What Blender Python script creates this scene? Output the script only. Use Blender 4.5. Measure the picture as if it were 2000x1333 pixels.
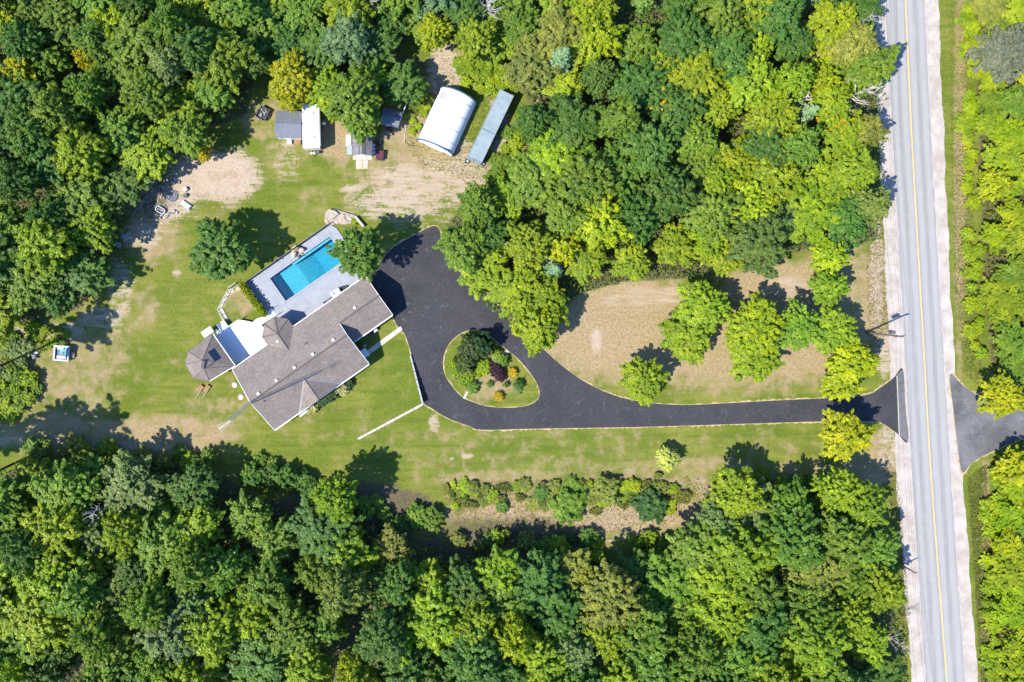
import bpy, bmesh, math, random
import numpy as np
from mathutils import Vector, Matrix
from mathutils.geometry import tessellate_polygon

for o in list(bpy.data.objects):
    bpy.data.objects.remove(o, do_unlink=True)
scene = bpy.context.scene
C = scene.collection
R = math.radians

# ---------------------------------------------------------------- camera, sky, sun, exposure
S = 0.08                      # metres on the ground for one photo pixel
HC = 120.0                    # height of the drone
NX, NY = 770.0, 540.0         # the photo pixel straight below the drone
def G(px, py):                # photo pixel -> ground metres
    return ((px - 1000.0) * S, (666.5 - py) * S)
def W(px, py, z=0.0):         # photo pixel of a point at height z -> its plan position
    k = 1.0 - z / HC
    return G(NX + (px - NX) * k, NY + (py - NY) * k)

cam_data = bpy.data.cameras.new('camera')
cam = bpy.data.objects.new('camera', cam_data)
C.objects.link(cam)
cx_, cy_ = G(NX, NY)
cam.location = (cx_, cy_, HC)
cam.rotation_euler = (0, 0, 0)
cam_data.sensor_width = 36.0
cam_data.lens = 36.0 * HC / (2000 * S)
cam_data.shift_x = -cx_ / (2000 * S)
cam_data.shift_y = -cy_ / (2000 * S)
cam_data.clip_end = 3000
scene.camera = cam

SUN_EL = R(51.0)
SHD = Vector((0.912, 0.410))            # plan direction in which shadows fall
SHD.normalize()
light_dir = Vector((SHD.x * math.cos(SUN_EL), SHD.y * math.cos(SUN_EL), -math.sin(SUN_EL)))
world = bpy.data.worlds.new('World')
scene.world = world
world.use_nodes = True
wn = world.node_tree.nodes; wl = world.node_tree.links
sky = wn.new('ShaderNodeTexSky')
sky.sky_type = 'NISHITA'
sky.sun_disc = False
sky.sun_elevation = SUN_EL
sky.sun_rotation = math.atan2(-SHD.x, -SHD.y)
tint = wn.new('ShaderNodeMix'); tint.data_type = 'RGBA'; tint.blend_type = 'MULTIPLY'     # deep clear blue
tint.inputs[0].default_value = 1.0
tint.inputs[7].default_value = (0.70, 0.95, 1.25, 1)
wl.new(sky.outputs[0], tint.inputs[6])
wl.new(tint.outputs[2], wn['Background'].inputs[0])
wn['Background'].inputs[1].default_value = 0.14
sky.dust_density = 0.4
sky.ozone_density = 4.0
sun_data = bpy.data.lights.new('sun', 'SUN')
sun_data.energy = 5.0
sun_data.angle = R(0.5)
sun_data.color = (1.0, 0.95, 0.86)
sun = bpy.data.objects.new('sun', sun_data)
C.objects.link(sun)
sun.location = (-60, -40, 100)
sun.rotation_euler = light_dir.to_track_quat('-Z', 'Y').to_euler()
scene.view_settings.view_transform = 'Standard'
scene.view_settings.look = 'None'
scene.view_settings.exposure = 0.95
scene.view_settings.gamma = 1.0
scene.view_settings.use_curve_mapping = False

# ---------------------------------------------------------------- helpers
class MB:
    def __init__(s): s.v = []; s.f = []
    def add(s, vs, fs):
        o = len(s.v)
        s.v += [tuple(v) for v in vs]
        s.f += [tuple(i + o for i in f) for f in fs]
        return s
    def box(s, x, y, z, sx, sy, sz, rz=0.0, top=1.0):
        """centre x,y ; bottom z ; sizes ; rotation ; top taper"""
        c, n = math.cos(rz), math.sin(rz); vs = []
        for k, t in ((0, 1.0), (1, top)):
            for a, b in ((-1, -1), (1, -1), (1, 1), (-1, 1)):
                lx, ly = a * sx / 2 * t, b * sy / 2 * t
                vs.append((x + lx * c - ly * n, y + lx * n + ly * c, z + k * sz))
        return s.add(vs, [(3, 2, 1, 0), (4, 5, 6, 7), (0, 1, 5, 4), (1, 2, 6, 5), (2, 3, 7, 6), (3, 0, 4, 7)])
    def prism(s, poly, z0, z1, holes=(), bottom=False):
        loops = [list(poly)] + [list(h) for h in holes]
        flat = [p for l in loops for p in l]
        tris = tessellate_polygon([[Vector((p[0], p[1], 0)) for p in l] for l in loops])
        def up(t):
            a, b, c = (flat[i] for i in t)
            cr = (b[0] - a[0]) * (c[1] - a[1]) - (b[1] - a[1]) * (c[0] - a[0])
            return t if cr > 0 else (t[0], t[2], t[1])
        tris = [up(t) for t in tris]
        s.add([(p[0], p[1], z1) for p in flat], tris)
        if bottom: s.add([(p[0], p[1], z0) for p in flat], [(t[0], t[2], t[1]) for t in tris])
        if z1 > z0 + 1e-6:
            for li, l in enumerate(loops):
                ar = sum(l[i][0] * l[(i + 1) % len(l)][1] - l[(i + 1) % len(l)][0] * l[i][1] for i in range(len(l)))
                if (ar > 0) != (li == 0): l = l[::-1]
                n = len(l)
                s.add([(p[0], p[1], z0) for p in l] + [(p[0], p[1], z1) for p in l],
                      [(i, (i + 1) % n, n + (i + 1) % n, n + i) for i in range(n)])
        return s
    def tube(s, pts, rad, n=6, cap=True):
        pts = [Vector(p) for p in pts]
        if not isinstance(rad, (list, tuple)): rad = [rad] * len(pts)
        vs = []; fs = []
        for i, p in enumerate(pts):
            d = (pts[min(i + 1, len(pts) - 1)] - pts[max(i - 1, 0)])
            if d.length < 1e-9: d = Vector((0, 0, 1))
            d.normalize()
            a = d.cross(Vector((0, 0, 1)) if abs(d.z) < 0.9 else Vector((1, 0, 0))).normalized()
            b = d.cross(a)
            for k in range(n):
                t = 2 * math.pi * k / n
                vs.append(p + (a * math.cos(t) + b * math.sin(t)) * rad[i])
        for i in range(len(pts) - 1):
            for k in range(n):
                fs.append((i * n + k, i * n + (k + 1) % n, (i + 1) * n + (k + 1) % n, (i + 1) * n + k))
        if cap:
            fs.append(tuple(range(n - 1, -1, -1)))
            fs.append(tuple(range((len(pts) - 1) * n, len(pts) * n)))
        return s.add(vs, fs)
    def cyl(s, x, y, z0, z1, r0, r1=None, n=16):
        return s.tube([(x, y, z0), (x, y, z1)], [r0, r0 if r1 is None else r1], n)
    def rock(s, x, y, z, rx, ry, rz, seed=0, flat=0.0):
        rn = random.Random(seed)
        bm = bmesh.new()
        bmesh.ops.create_icosphere(bm, subdivisions=2, radius=1.0)
        ph = [rn.uniform(0, 6.28) for _ in range(6)]
        vs = []
        for v in bm.verts:
            d = v.co.normalized()
            k = 1 + 0.16 * math.sin(3.1 * d.x + ph[0]) * math.sin(2.7 * d.y + ph[1]) + 0.12 * math.sin(4.3 * d.z + ph[2] + 2 * d.x) + rn.uniform(-.05, .05)
            q = d * k
            q.z = max(q.z, -0.6)
            q.z = min(q.z, 1.0 - flat)
            vs.append((x + q.x * rx, y + q.y * ry, z + (q.z + 0.6) * rz))
        fs = [tuple(v.index for v in f.verts) for f in bm.faces]
        bm.free()
        return s.add(vs, fs)
    def mesh(s, name, m=None):
        me = bpy.data.meshes.new(name)
        me.from_pydata(s.v, [], s.f)
        me.update()
        if m: me.materials.append(m)
        return me

def tag(o, label=None, cat=None, group=None, kind=None):
    if label: o['label'] = label
    if cat: o['category'] = cat
    if group: o['group'] = group
    if kind: o['kind'] = kind
    return o
def thing(name, label, cat, loc=(0, 0, 0), rz=0.0, group=None):
    o = bpy.data.objects.new(name, None)
    o.empty_display_size = 0.3
    C.objects.link(o)
    o.location = loc; o.rotation_euler = (0, 0, rz)
    return tag(o, label, cat, group)
def part(name, mb, m, parent=None, loc=(0, 0, 0), rz=0.0, label=None, smooth=False):
    me = mb if isinstance(mb, bpy.types.Mesh) else mb.mesh(name, m)
    o = bpy.data.objects.new(name, me)
    C.objects.link(o)
    o.location = loc; o.rotation_euler = (0, 0, rz)
    if parent: o.parent = parent
    if label: o['label'] = label
    if smooth:
        for p in me.polygons: p.use_smooth = True
    return o
def single(name, label, cat, mb, m, loc=(0, 0, 0), rz=0.0, group=None, smooth=False):
    return tag(part(name, mb, m, None, loc, rz, None, smooth), label, cat, group)
def struct(name, mb, m, loc=(0, 0, 0)):
    return tag(part(name, mb, m, None, loc), kind='structure')
def ang(dx, dy):                       # photo direction -> world angle
    return math.atan2(-dy, dx)
def spline(pts, n=6, closed=True):
    out = []; L = len(pts)
    rng = range(L) if closed else range(L - 1)
    for i in rng:
        if closed: p0, p1, p2, p3 = pts[i - 1], pts[i], pts[(i + 1) % L], pts[(i + 2) % L]
        else: p0, p1, p2, p3 = pts[max(i - 1, 0)], pts[i], pts[i + 1], pts[min(i + 2, L - 1)]
        for k in range(n):
            t = k / n
            out.append(tuple(0.5 * ((2 * p1[j]) + (-p0[j] + p2[j]) * t + (2 * p0[j] - 5 * p1[j] + 4 * p2[j] - p3[j]) * t * t
                       + (-p0[j] + 3 * p1[j] - 3 * p2[j] + p3[j]) * t ** 3) for j in (0, 1)))
    if not closed: out.append(tuple(pts[-1]))
    return out
def offset(poly, d):
    n = len(poly); out = []
    ar = sum(poly[i][0] * poly[(i + 1) % n][1] - poly[(i + 1) % n][0] * poly[i][1] for i in range(n))
    sg = 1 if ar > 0 else -1
    for i in range(n):
        a, b, c = poly[i - 1], poly[i], poly[(i + 1) % n]
        t = Vector((c[0] - a[0], c[1] - a[1]))
        if t.length < 1e-9: out.append(b); continue
        t.normalize()
        out.append((b[0] + t.y * d * sg, b[1] - t.x * d * sg))
    return out
def inside(X, Y, poly):
    r = np.zeros(np.shape(X), bool)
    n = len(poly)
    for i in range(n):
        x1, y1 = poly[i]; x2, y2 = poly[(i + 1) % n]
        if y1 == y2: continue
        c = ((y1 > Y) != (y2 > Y)) & (X < (x2 - x1) * (Y - y1) / (y2 - y1) + x1)
        r ^= c
    return r

# ---------------------------------------------------------------- materials
def new_mat(name):
    m = bpy.data.materials.new(name); m.use_nodes = True
    nt = m.node_tree
    for n in list(nt.nodes):
        nt.nodes.remove(n)
    out = nt.nodes.new('ShaderNodeOutputMaterial')
    return m, nt, out
def nd(nt, t, **kw):
    n = nt.nodes.new(t)
    for k, v in kw.items():
        if k.startswith('i_'): n.inputs[int(k[2:])].default_value = v
        else: setattr(n, k, v)
    return n
def noise(nt, co, scale, detail=4.0, rough=0.6, dist=0.0):
    n = nd(nt, 'ShaderNodeTexNoise')
    n.inputs['Scale'].default_value = scale; n.inputs['Detail'].default_value = detail
    n.inputs['Roughness'].default_value = rough; n.inputs['Distortion'].default_value = dist
    nt.links.new(co, n.inputs['Vector'])
    return n.outputs['Fac']
def ramp(nt, fac, a, b):
    n = nd(nt, 'ShaderNodeMapRange', interpolation_type='SMOOTHSTEP')
    n.inputs[1].default_value = a; n.inputs[2].default_value = b
    nt.links.new(fac, n.inputs[0])
    return n.outputs[0]
def math_(nt, op, a, b):
    n = nd(nt, 'ShaderNodeMath', operation=op)
    for i, v in enumerate((a, b)):
        if isinstance(v, (int, float)): n.inputs[i].default_value = v
        else: nt.links.new(v, n.inputs[i])
    return n.outputs[0]
def mixc(nt, fac, a, b, blend='MIX'):
    n = nd(nt, 'ShaderNodeMix', data_type='RGBA', blend_type=blend)
    for i, v in ((0, fac), (6, a), (7, b)):
        if isinstance(v, (int, float)): n.inputs[i].default_value = v
        elif isinstance(v, tuple): n.inputs[i].default_value = (v[0], v[1], v[2], 1)
        else: nt.links.new(v, n.inputs[i])
    return n.outputs[2]
def principled(nt, out, col, rough=0.7, spec=0.3, metal=0.0, bump=None, bstr=0.3, bdist=0.05):
    p = nd(nt, 'ShaderNodeBsdfPrincipled')
    if isinstance(col, tuple): p.inputs['Base Color'].default_value = (col[0], col[1], col[2], 1)
    else: nt.links.new(col, p.inputs['Base Color'])
    p.inputs['Roughness'].default_value = rough
    p.inputs['Specular IOR Level'].default_value = spec
    p.inputs['Metallic'].default_value = metal
    if bump is not None:
        b = nd(nt, 'ShaderNodeBump')
        b.inputs['Strength'].default_value = bstr; b.inputs['Distance'].default_value = bdist
        nt.links.new(bump, b.inputs['Height'])
        nt.links.new(b.outputs[0], p.inputs['Normal'])
    nt.links.new(p.outputs[0], out.inputs[0])
    return p
def plain(name, c1, c2=None, scale=2.0, rough=0.7, spec=0.3, metal=0.0, bstr=0.2, fine=14.0):
    """two-tone worn surface"""
    if c2 is None: c2 = tuple(x * 0.78 for x in c1)
    m, nt, out = new_mat(name)
    co = nd(nt, 'ShaderNodeTexCoord').outputs['Object']
    a = noise(nt, co, scale, 5, 0.65)
    b = noise(nt, co, fine, 3, 0.6)
    f = ramp(nt, math_(nt, 'ADD', math_(nt, 'MULTIPLY', a, 0.7), math_(nt, 'MULTIPLY', b, 0.3)), 0.38, 0.62)
    principled(nt, out, mixc(nt, f, c1, c2), rough, spec, metal, b, bstr, 0.02)
    return m

def ground_material():
    m, nt, out = new_mat('lawn_and_soil')
    co = nd(nt, 'ShaderNodeNewGeometry').outputs['Position']
    def attr(n):
        a = nd(nt, 'ShaderNodeAttribute', attribute_name=n); return a.outputs['Fac']
    big = noise(nt, co, 0.09, 4, 0.6, 0.4)
    mid = noise(nt, co, 0.45, 5, 0.65, 0.2)
    fine = noise(nt, co, 2.6, 5, 0.7)
    grain = noise(nt, co, 9.0, 3, 0.7)
    # mowing passes
    mp = nd(nt, 'ShaderNodeMapping'); mp.inputs['Rotation'].default_value = (0, 0, R(-35)); mp.inputs['Scale'].default_value = (0.05, 0.55, 1)
    nt.links.new(co, mp.inputs[0])
    mow = noise(nt, mp.outputs[0], 1.6, 3, 0.6, 0.3)
    mp2 = nd(nt, 'ShaderNodeMapping'); mp2.inputs['Scale'].default_value = (0.06, 0.8, 1)
    nt.links.new(co, mp2.inputs[0])
    mow2 = noise(nt, mp2.outputs[0], 1.1, 5, 0.7, 0.8)
    g = mixc(nt, ramp(nt, big, 0.35, 0.66), (0.100, 0.136, 0.013), (0.170, 0.178, 0.030))
    g = mixc(nt, math_(nt, 'MULTIPLY', ramp(nt, mow, 0.40, 0.64), 0.6), g, (0.072, 0.108, 0.010))
    g = mixc(nt, math_(nt, 'MULTIPLY', ramp(nt, mid, 0.46, 0.68), 0.36), g, (0.225, 0.195, 0.060))
    g = mixc(nt, math_(nt, 'MULTIPLY', ramp(nt, fine, 0.45, 0.68), 0.55), g, (0.045, 0.066, 0.010))
    g = mixc(nt, math_(nt, 'MULTIPLY', ramp(nt, grain, 0.52, 0.72), 0.45), g, (0.26, 0.26, 0.085))
    d = mixc(nt, ramp(nt, fine, 0.35, 0.68), (0.335, 0.250, 0.140), (0.205, 0.150, 0.076))
    d = mixc(nt, math_(nt, 'MULTIPLY', ramp(nt, mow2, 0.44, 0.62), 0.28), d, (0.19, 0.165, 0.055))
    d = mixc(nt, math_(nt, 'MULTIPLY', ramp(nt, grain, 0.55, 0.72), 0.45), d, (0.43, 0.345, 0.23))
    fdry = ramp(nt, math_(nt, 'ADD', attr('dry'), math_(nt, 'ADD', math_(nt, 'MULTIPLY', math_(nt, 'SUBTRACT', mid, 0.5), 1.7), math_(nt, 'MULTIPLY', math_(nt, 'SUBTRACT', fine, 0.5), 1.6))), 0.19, 0.86)
    c = mixc(nt, fdry, g, d)
    s = mixc(nt, ramp(nt, fine, 0.3, 0.7), (0.43, 0.345, 0.26), (0.31, 0.24, 0.17))
    s = mixc(nt, math_(nt, 'MULTIPLY', ramp(nt, mid, 0.48, 0.66), 0.6), s, (0.27, 0.20, 0.13))
    s = mixc(nt, math_(nt, 'MULTIPLY', ramp(nt, grain, 0.60, 0.70), 0.6), s, (0.17, 0.15, 0.07))
    mp3 = nd(nt, 'ShaderNodeMapping'); mp3.inputs['Rotation'].default_value = (0, 0, R(32)); mp3.inputs['Scale'].default_value = (0.25, 1.9, 1)
    nt.links.new(co, mp3.inputs[0])
    rut = noise(nt, mp3.outputs[0], 1.0, 4, 0.7, 0.4)
    brk = math_(nt, 'ADD', math_(nt, 'MULTIPLY', math_(nt, 'SUBTRACT', rut, 0.5), 1.7), math_(nt, 'ADD', math_(nt, 'MULTIPLY', math_(nt, 'SUBTRACT', mid, 0.5), 1.2), math_(nt, 'MULTIPLY', math_(nt, 'SUBTRACT', fine, 0.5), 1.9)))
    fs = ramp(nt, math_(nt, 'ADD', attr('sand'), brk), 0.34, 0.86)
    c = mixc(nt, fs, c, s)
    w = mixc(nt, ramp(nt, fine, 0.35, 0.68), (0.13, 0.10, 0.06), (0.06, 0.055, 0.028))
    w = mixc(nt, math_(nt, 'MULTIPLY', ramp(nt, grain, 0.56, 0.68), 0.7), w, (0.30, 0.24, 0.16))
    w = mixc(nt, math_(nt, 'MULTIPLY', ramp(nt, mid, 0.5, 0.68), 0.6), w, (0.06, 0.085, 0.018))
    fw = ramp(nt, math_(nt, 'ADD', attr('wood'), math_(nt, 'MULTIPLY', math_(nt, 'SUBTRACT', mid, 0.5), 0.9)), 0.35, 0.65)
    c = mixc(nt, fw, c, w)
    principled(nt, out, c, 0.95, 0.1, 0, math_(nt, 'ADD', fine, grain), 0.7, 0.12)
    return m
def asphalt(name, a, b, streak, tracks=False):
    m, nt, out = new_mat(name)
    co = nd(nt, 'ShaderNodeNewGeometry').outputs['Position']
    n1 = noise(nt, co, 0.16, 5, 0.62, 0.6); n2 = noise(nt, co, 6.0, 3, 0.7); n3 = noise(nt, co, 0.8, 6, 0.72, 1.2)
    c = mixc(nt, ramp(nt, n1, 0.32, 0.68), a, b)
    # tyre scuffs: thin bent lines where a slow noise crosses a level
    for sc, dist, lev, wid, amt in ((0.11, 2.5, 0.50, 0.006, 0.55), (0.17, 3.2, 0.47, 0.007, 0.45), (0.23, 2.0, 0.53, 0.008, 0.40), (0.31, 1.6, 0.45, 0.010, 0.35)):
        q = noise(nt, co, sc, 1.5, 0.4, dist)
        w = math_(nt, 'ABSOLUTE', math_(nt, 'SUBTRACT', q, lev), 0.0)
        line = math_(nt, 'SUBTRACT', 1.0, ramp(nt, w, 0.0, wid))
        c = mixc(nt, math_(nt, 'MULTIPLY', math_(nt, 'MULTIPLY', line, amt), ramp(nt, n3, 0.42, 0.6)), c, streak)
    c = mixc(nt, math_(nt, 'MULTIPLY', ramp(nt, n3, 0.56, 0.78), 0.50), c, streak)
    c = mixc(nt, math_(nt, 'MULTIPLY', ramp(nt, n2, 0.42, 0.70), 0.25), c, streak)
    principled(nt, out, c, 0.85, 0.25, 0, n2, 0.3, 0.02)
    return m
def road_material():
    m, nt, out = new_mat('worn_grey_asphalt')
    a = nd(nt, 'ShaderNodeAttribute', attribute_name='across').outputs['Fac']   # 0 left edge, 1 right edge
    co = nd(nt, 'ShaderNodeNewGeometry').outputs['Position']
    mp = nd(nt, 'ShaderNodeMapping'); mp.inputs['Scale'].default_value = (2.2, 0.05, 1)
    nt.links.new(co, mp.inputs[0])
    st = noise(nt, mp.outputs[0], 1.5, 4, 0.7)
    n2 = noise(nt, co, 7.0, 3, 0.7); n1 = noise(nt, co, 0.5, 4, 0.6)
    w = math_(nt, 'ABSOLUTE', math_(nt, 'SINE', math_(nt, 'MULTIPLY', a, 4 * math.pi), 0.0), 0.0)
    c = mixc(nt, ramp(nt, w, 0.25, 1.0), (0.205, 0.200, 0.193), (0.272, 0.264, 0.254))
    c = mixc(nt, math_(nt, 'MULTIPLY', ramp(nt, st, 0.4, 0.65), 0.35), c, (0.33, 0.32, 0.31))
    c = mixc(nt, math_(nt, 'MULTIPLY', ramp(nt, n2, 0.45, 0.7), 0.35), c, (0.17, 0.168, 0.166))
    c = mixc(nt, math_(nt, 'MULTIPLY', ramp(nt, n1, 0.5, 0.7), 0.2), c, (0.34, 0.33, 0.32))
    # dusty edges where gravel spreads
    e = math_(nt, 'ABSOLUTE', math_(nt, 'SUBTRACT', a, 0.5), 0.0)
    c = mixc(nt, math_(nt, 'MULTIPLY', ramp(nt, math_(nt, 'ADD', e, math_(nt, 'MULTIPLY', math_(nt, 'SUBTRACT', n1, 0.5), 0.06)), 0.47, 0.505), 0.8), c, (0.42, 0.38, 0.34))
    principled(nt, out, c, 0.9, 0.2, 0, n2, 0.25, 0.02)
    return m
def shingle_material(name, a, b):
    m, nt, out = new_mat(name)
    tc = nd(nt, 'ShaderNodeTexCoord').outputs['Object']
    br = nd(nt, 'ShaderNodeTexBrick', offset=0.5)
    br.inputs['Scale'].default_value = 1.0
    br.inputs['Brick Width'].default_value = 0.32; br.inputs['Row Height'].default_value = 0.14
    br.inputs['Mortar Size'].default_value = 0.02; br.inputs['Mortar Smooth'].default_value = 0.3
    br.inputs['Color1'].default_value = (a[0], a[1], a[2], 1); br.inputs['Color2'].default_value = (b[0], b[1], b[2], 1)
    br.inputs['Mortar'].default_value = (a[0] * .5, a[1] * .5, a[2] * .5, 1)
    nt.links.new(tc, br.inputs['Vector'])
    n1 = noise(nt, tc, 0.5, 5, 0.65); n2 = noise(nt, tc, 11.0, 3, 0.7)
    c = mixc(nt, math_(nt, 'MULTIPLY', ramp(nt, n1, 0.4, 0.68), 0.6), br.outputs['Color'], tuple(x * 0.72 for x in b))
    c = mixc(nt, math_(nt, 'MULTIPLY', ramp(nt, n2, 0.45, 0.68), 0.4), c, tuple(min(1, x * 1.35) for x in a))
    principled(nt, out, c, 0.95, 0.12, 0, n2, 0.5, 0.03)
    return m
def leaf_material(name, trans=0.30):
    m, nt, out = new_mat(name)
    oi = nd(nt, 'ShaderNodeObjectInfo')
    rnd = nd(nt, 'ShaderNodeAttribute', attribute_name='leafrnd').outputs['Fac']
    co = nd(nt, 'ShaderNodeNewGeometry').outputs['Position']
    n = noise(nt, co, 0.55, 3, 0.6)
    c = mixc(nt, math_(nt, 'MULTIPLY', rnd, 0.85), oi.outputs['Color'], (0.45, 0.48, 0.40), 'MULTIPLY')
    hs = nd(nt, 'ShaderNodeHueSaturation')
    nt.links.new(c, hs.inputs['Color'])
    nt.links.new(math_(nt, 'SUBTRACT', 0.508, math_(nt, 'MULTIPLY', ramp(nt, n, 0.38, 0.66), 0.022)), hs.inputs['Hue'])
    nt.links.new(math_(nt, 'ADD', 0.92, math_(nt, 'MULTIPLY', ramp(nt, n, 0.40, 0.66), 0.40)), hs.inputs['Value'])
    col = hs.outputs[0]
    p = nd(nt, 'ShaderNodeBsdfPrincipled')
    nt.links.new(col, p.inputs['Base Color'])
    p.inputs['Roughness'].default_value = 0.5; p.inputs['Specular IOR Level'].default_value = 0.35
    t = nd(nt, 'ShaderNodeBsdfTranslucent')
    nt.links.new(mixc(nt, 1.0, col, (1.45, 1.4, 0.8), 'MULTIPLY'), t.inputs[0])
    mx = nd(nt, 'ShaderNodeMixShader', i_0=trans)
    nt.links.new(p.outputs[0], mx.inputs[1]); nt.links.new(t.outputs[0], mx.inputs[2])
    nt.links.new(mx.outputs[0], out.inputs[0])
    return m
def water_material():
    m, nt, out = new_mat('pool_water')
    co = nd(nt, 'ShaderNodeNewGeometry').outputs['Position']
    n = noise(nt, co, 3.0, 3, 0.6, 0.6)
    b = nd(nt, 'ShaderNodeBump'); b.inputs['Strength'].default_value = 0.35; b.inputs['Distance'].default_value = 0.08
    nt.links.new(n, b.inputs['Height'])
    fr = nd(nt, 'ShaderNodeFresnel'); fr.inputs[0].default_value = 1.33
    nt.links.new(b.outputs[0], fr.inputs['Normal'])
    tr = nd(nt, 'ShaderNodeBsdfTransparent'); tr.inputs[0].default_value = (0.86, 0.97, 0.99, 1)
    gl = nd(nt, 'ShaderNodeBsdfGlossy'); gl.inputs['Roughness'].default_value = 0.05
    nt.links.new(b.outputs[0], gl.inputs['Normal'])
    mx = nd(nt, 'ShaderNodeMixShader')
    nt.links.new(fr.outputs[0], mx.inputs[0]); nt.links.new(tr.outputs[0], mx.inputs[1]); nt.links.new(gl.outputs[0], mx.inputs[2])
    nt.links.new(mx.outputs[0], out.inputs[0])
    va = nd(nt, 'ShaderNodeVolumeAbsorption'); va.inputs[0].default_value = (0.12, 0.74, 0.88, 1); va.inputs[1].default_value = 0.34
    nt.links.new(va.outputs[0], out.inputs[1])
    return m
def basin_material():
    m, nt, out = new_mat('blue_pool_liner')
    co = nd(nt, 'ShaderNodeNewGeometry').outputs['Position']
    v = nd(nt, 'ShaderNodeTexVoronoi', feature='SMOOTH_F1'); v.inputs['Scale'].default_value = 1.7
    n = noise(nt, co, 1.5, 3, 0.6, 1.0)
    nt.links.new(co, v.inputs['Vector'])
    c = mixc(nt, ramp(nt, n, 0.40, 0.62), (0.085, 0.32, 0.39), (0.12, 0.38, 0.44))
    principled(nt, out, c, 0.6, 0.2)
    return m

M = {}
M['ground'] = ground_material()
M['drive'] = asphalt('fresh_dark_asphalt', (0.023, 0.023, 0.026), (0.034, 0.033, 0.037), (0.115, 0.11, 0.12))
M['apron'] = asphalt('faded_dark_asphalt', (0.062, 0.061, 0.064), (0.13, 0.126, 0.13), (0.24, 0.23, 0.235))
M['road'] = road_material()
M['gravel'] = plain('pale_gravel', (0.40, 0.355, 0.315), (0.295, 0.25, 0.215), 0.4, 0.95, 0.1, 0, 0.5, 5.0)
M['verge'] = plain('dry_tan_edge', (0.40, 0.31, 0.16), (0.26, 0.21, 0.09), 1.2, 0.95, 0.1, 0, 0.5, 7.0)
M['line'] = plain('orange_yellow_road_paint', (0.75, 0.36, 0.07), (0.70, 0.42, 0.18), 3.0, 0.7)
M['roof'] = shingle_material('brown_grey_shingles', (0.238, 0.198, 0.172), (0.152, 0.127, 0.112))
M['roof_grey'] = shingle_material('blue_grey_shingles', (0.175, 0.188, 0.210), (0.13, 0.142, 0.162))
M['roof_old'] = shingle_material('weathered_grey_shingles', (0.23, 0.22, 0.22), (0.11, 0.10, 0.105))
M['ridge'] = plain('darker_ridge_shingle', (0.125, 0.105, 0.098), (0.095, 0.08, 0.075), 3.0, 0.95, 0.1)
M['white'] = plain('white_paint', (0.80, 0.80, 0.79), (0.74, 0.74, 0.73), 1.0, 0.5, 0.4, 0, 0.05)
M['siding'] = plain('cream_siding', (0.60, 0.56, 0.50), (0.55, 0.51, 0.45), 1.0, 0.6)
M['brick'] = plain('tan_brick', (0.40, 0.28, 0.20), (0.33, 0.22, 0.16), 3.0, 0.85)
M['deckwhite'] = plain('white_deck_boards', (0.80, 0.80, 0.80), (0.77, 0.77, 0.77), 1.0, 0.6, 0.3, 0, 0.05)
M['pooldeck'] = plain('grey_pool_concrete', (0.275, 0.288, 0.318), (0.235, 0.247, 0.272), 0.7, 0.8, 0.2, 0, 0.15)
M['concrete'] = plain('pale_concrete', (0.50, 0.455, 0.395), (0.40, 0.36, 0.31), 1.2, 0.9, 0.1)
M['greywall'] = plain('grey_wall_concrete', (0.36, 0.36, 0.38), (0.30, 0.30, 0.32), 1.2, 0.9, 0.1)
M['stone'] = plain('tan_garden_stone', (0.50, 0.42, 0.33), (0.36, 0.30, 0.24), 2.5, 0.9, 0.1)
M['sandstone'] = plain('pale_pink_stone', (0.37, 0.315, 0.26), (0.27, 0.22, 0.175), 2.0, 0.9, 0.1, 0, 0.6)
M['greystone'] = plain('grey_field_stone', (0.30, 0.30, 0.33), (0.18, 0.18, 0.21), 3.0, 0.9, 0.1, 0, 0.5)
M['basin'] = basin_material()
M['steptile'] = plain('pale_blue_step_tile', (0.38, 0.58, 0.66), (0.32, 0.52, 0.62), 2.0, 0.5)
M['nosing'] = plain('navy_step_tile', (0.01, 0.05, 0.10), (0.015, 0.07, 0.12), 2.0, 0.5)
M['water'] = water_material()
M['black'] = plain('black_metal', (0.030, 0.030, 0.034), (0.045, 0.045, 0.05), 3.0, 0.5, 0.4)
M['darkgrey'] = plain('dark_grey_plastic', (0.07, 0.075, 0.085), (0.10, 0.105, 0.115), 3.0, 0.6)
M['rubber'] = plain('black_rubber', (0.022, 0.022, 0.022), (0.035, 0.035, 0.035), 5.0, 0.9)
M['galv'] = plain('galvanised_steel', (0.52, 0.54, 0.56), (0.42, 0.44, 0.46), 4.0, 0.45, 0.5, 0.6)
M['container'] = plain('faded_blue_grey_steel', (0.26, 0.315, 0.335), (0.20, 0.25, 0.27), 0.8, 0.55, 0.4, 0.1)
M['containerside'] = plain('slate_blue_steel', (0.13, 0.19, 0.24), (0.10, 0.15, 0.19), 1.0, 0.6)
M['fabric'] = plain('white_shelter_fabric', (0.80, 0.80, 0.80), (0.77, 0.77, 0.78), 0.6, 0.6, 0.2, 0, 0.1)
M['trim'] = plain('slate_blue_trim', (0.07, 0.12, 0.16), (0.05, 0.09, 0.12), 2.0, 0.6)
M['rvroof'] = plain('white_rubber_roof', (0.78, 0.79, 0.80), (0.68, 0.70, 0.73), 1.0, 0.6)
M['glass'] = plain('dark_window_glass', (0.02, 0.03, 0.04), (0.03, 0.04, 0.05), 1.0, 0.08, 0.6, 0, 0.0)
M['paleglass'] = plain('pale_green_canopy', (0.50, 0.56, 0.52), (0.44, 0.50, 0.46), 2.0, 0.4)
M['wood'] = plain('brown_timber', (0.30, 0.18, 0.09), (0.22, 0.13, 0.06), 3.0, 0.8)
M['polewood'] = plain('weathered_pole_wood', (0.16, 0.12, 0.09), (0.11, 0.085, 0.065), 3.0, 0.9)
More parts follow.
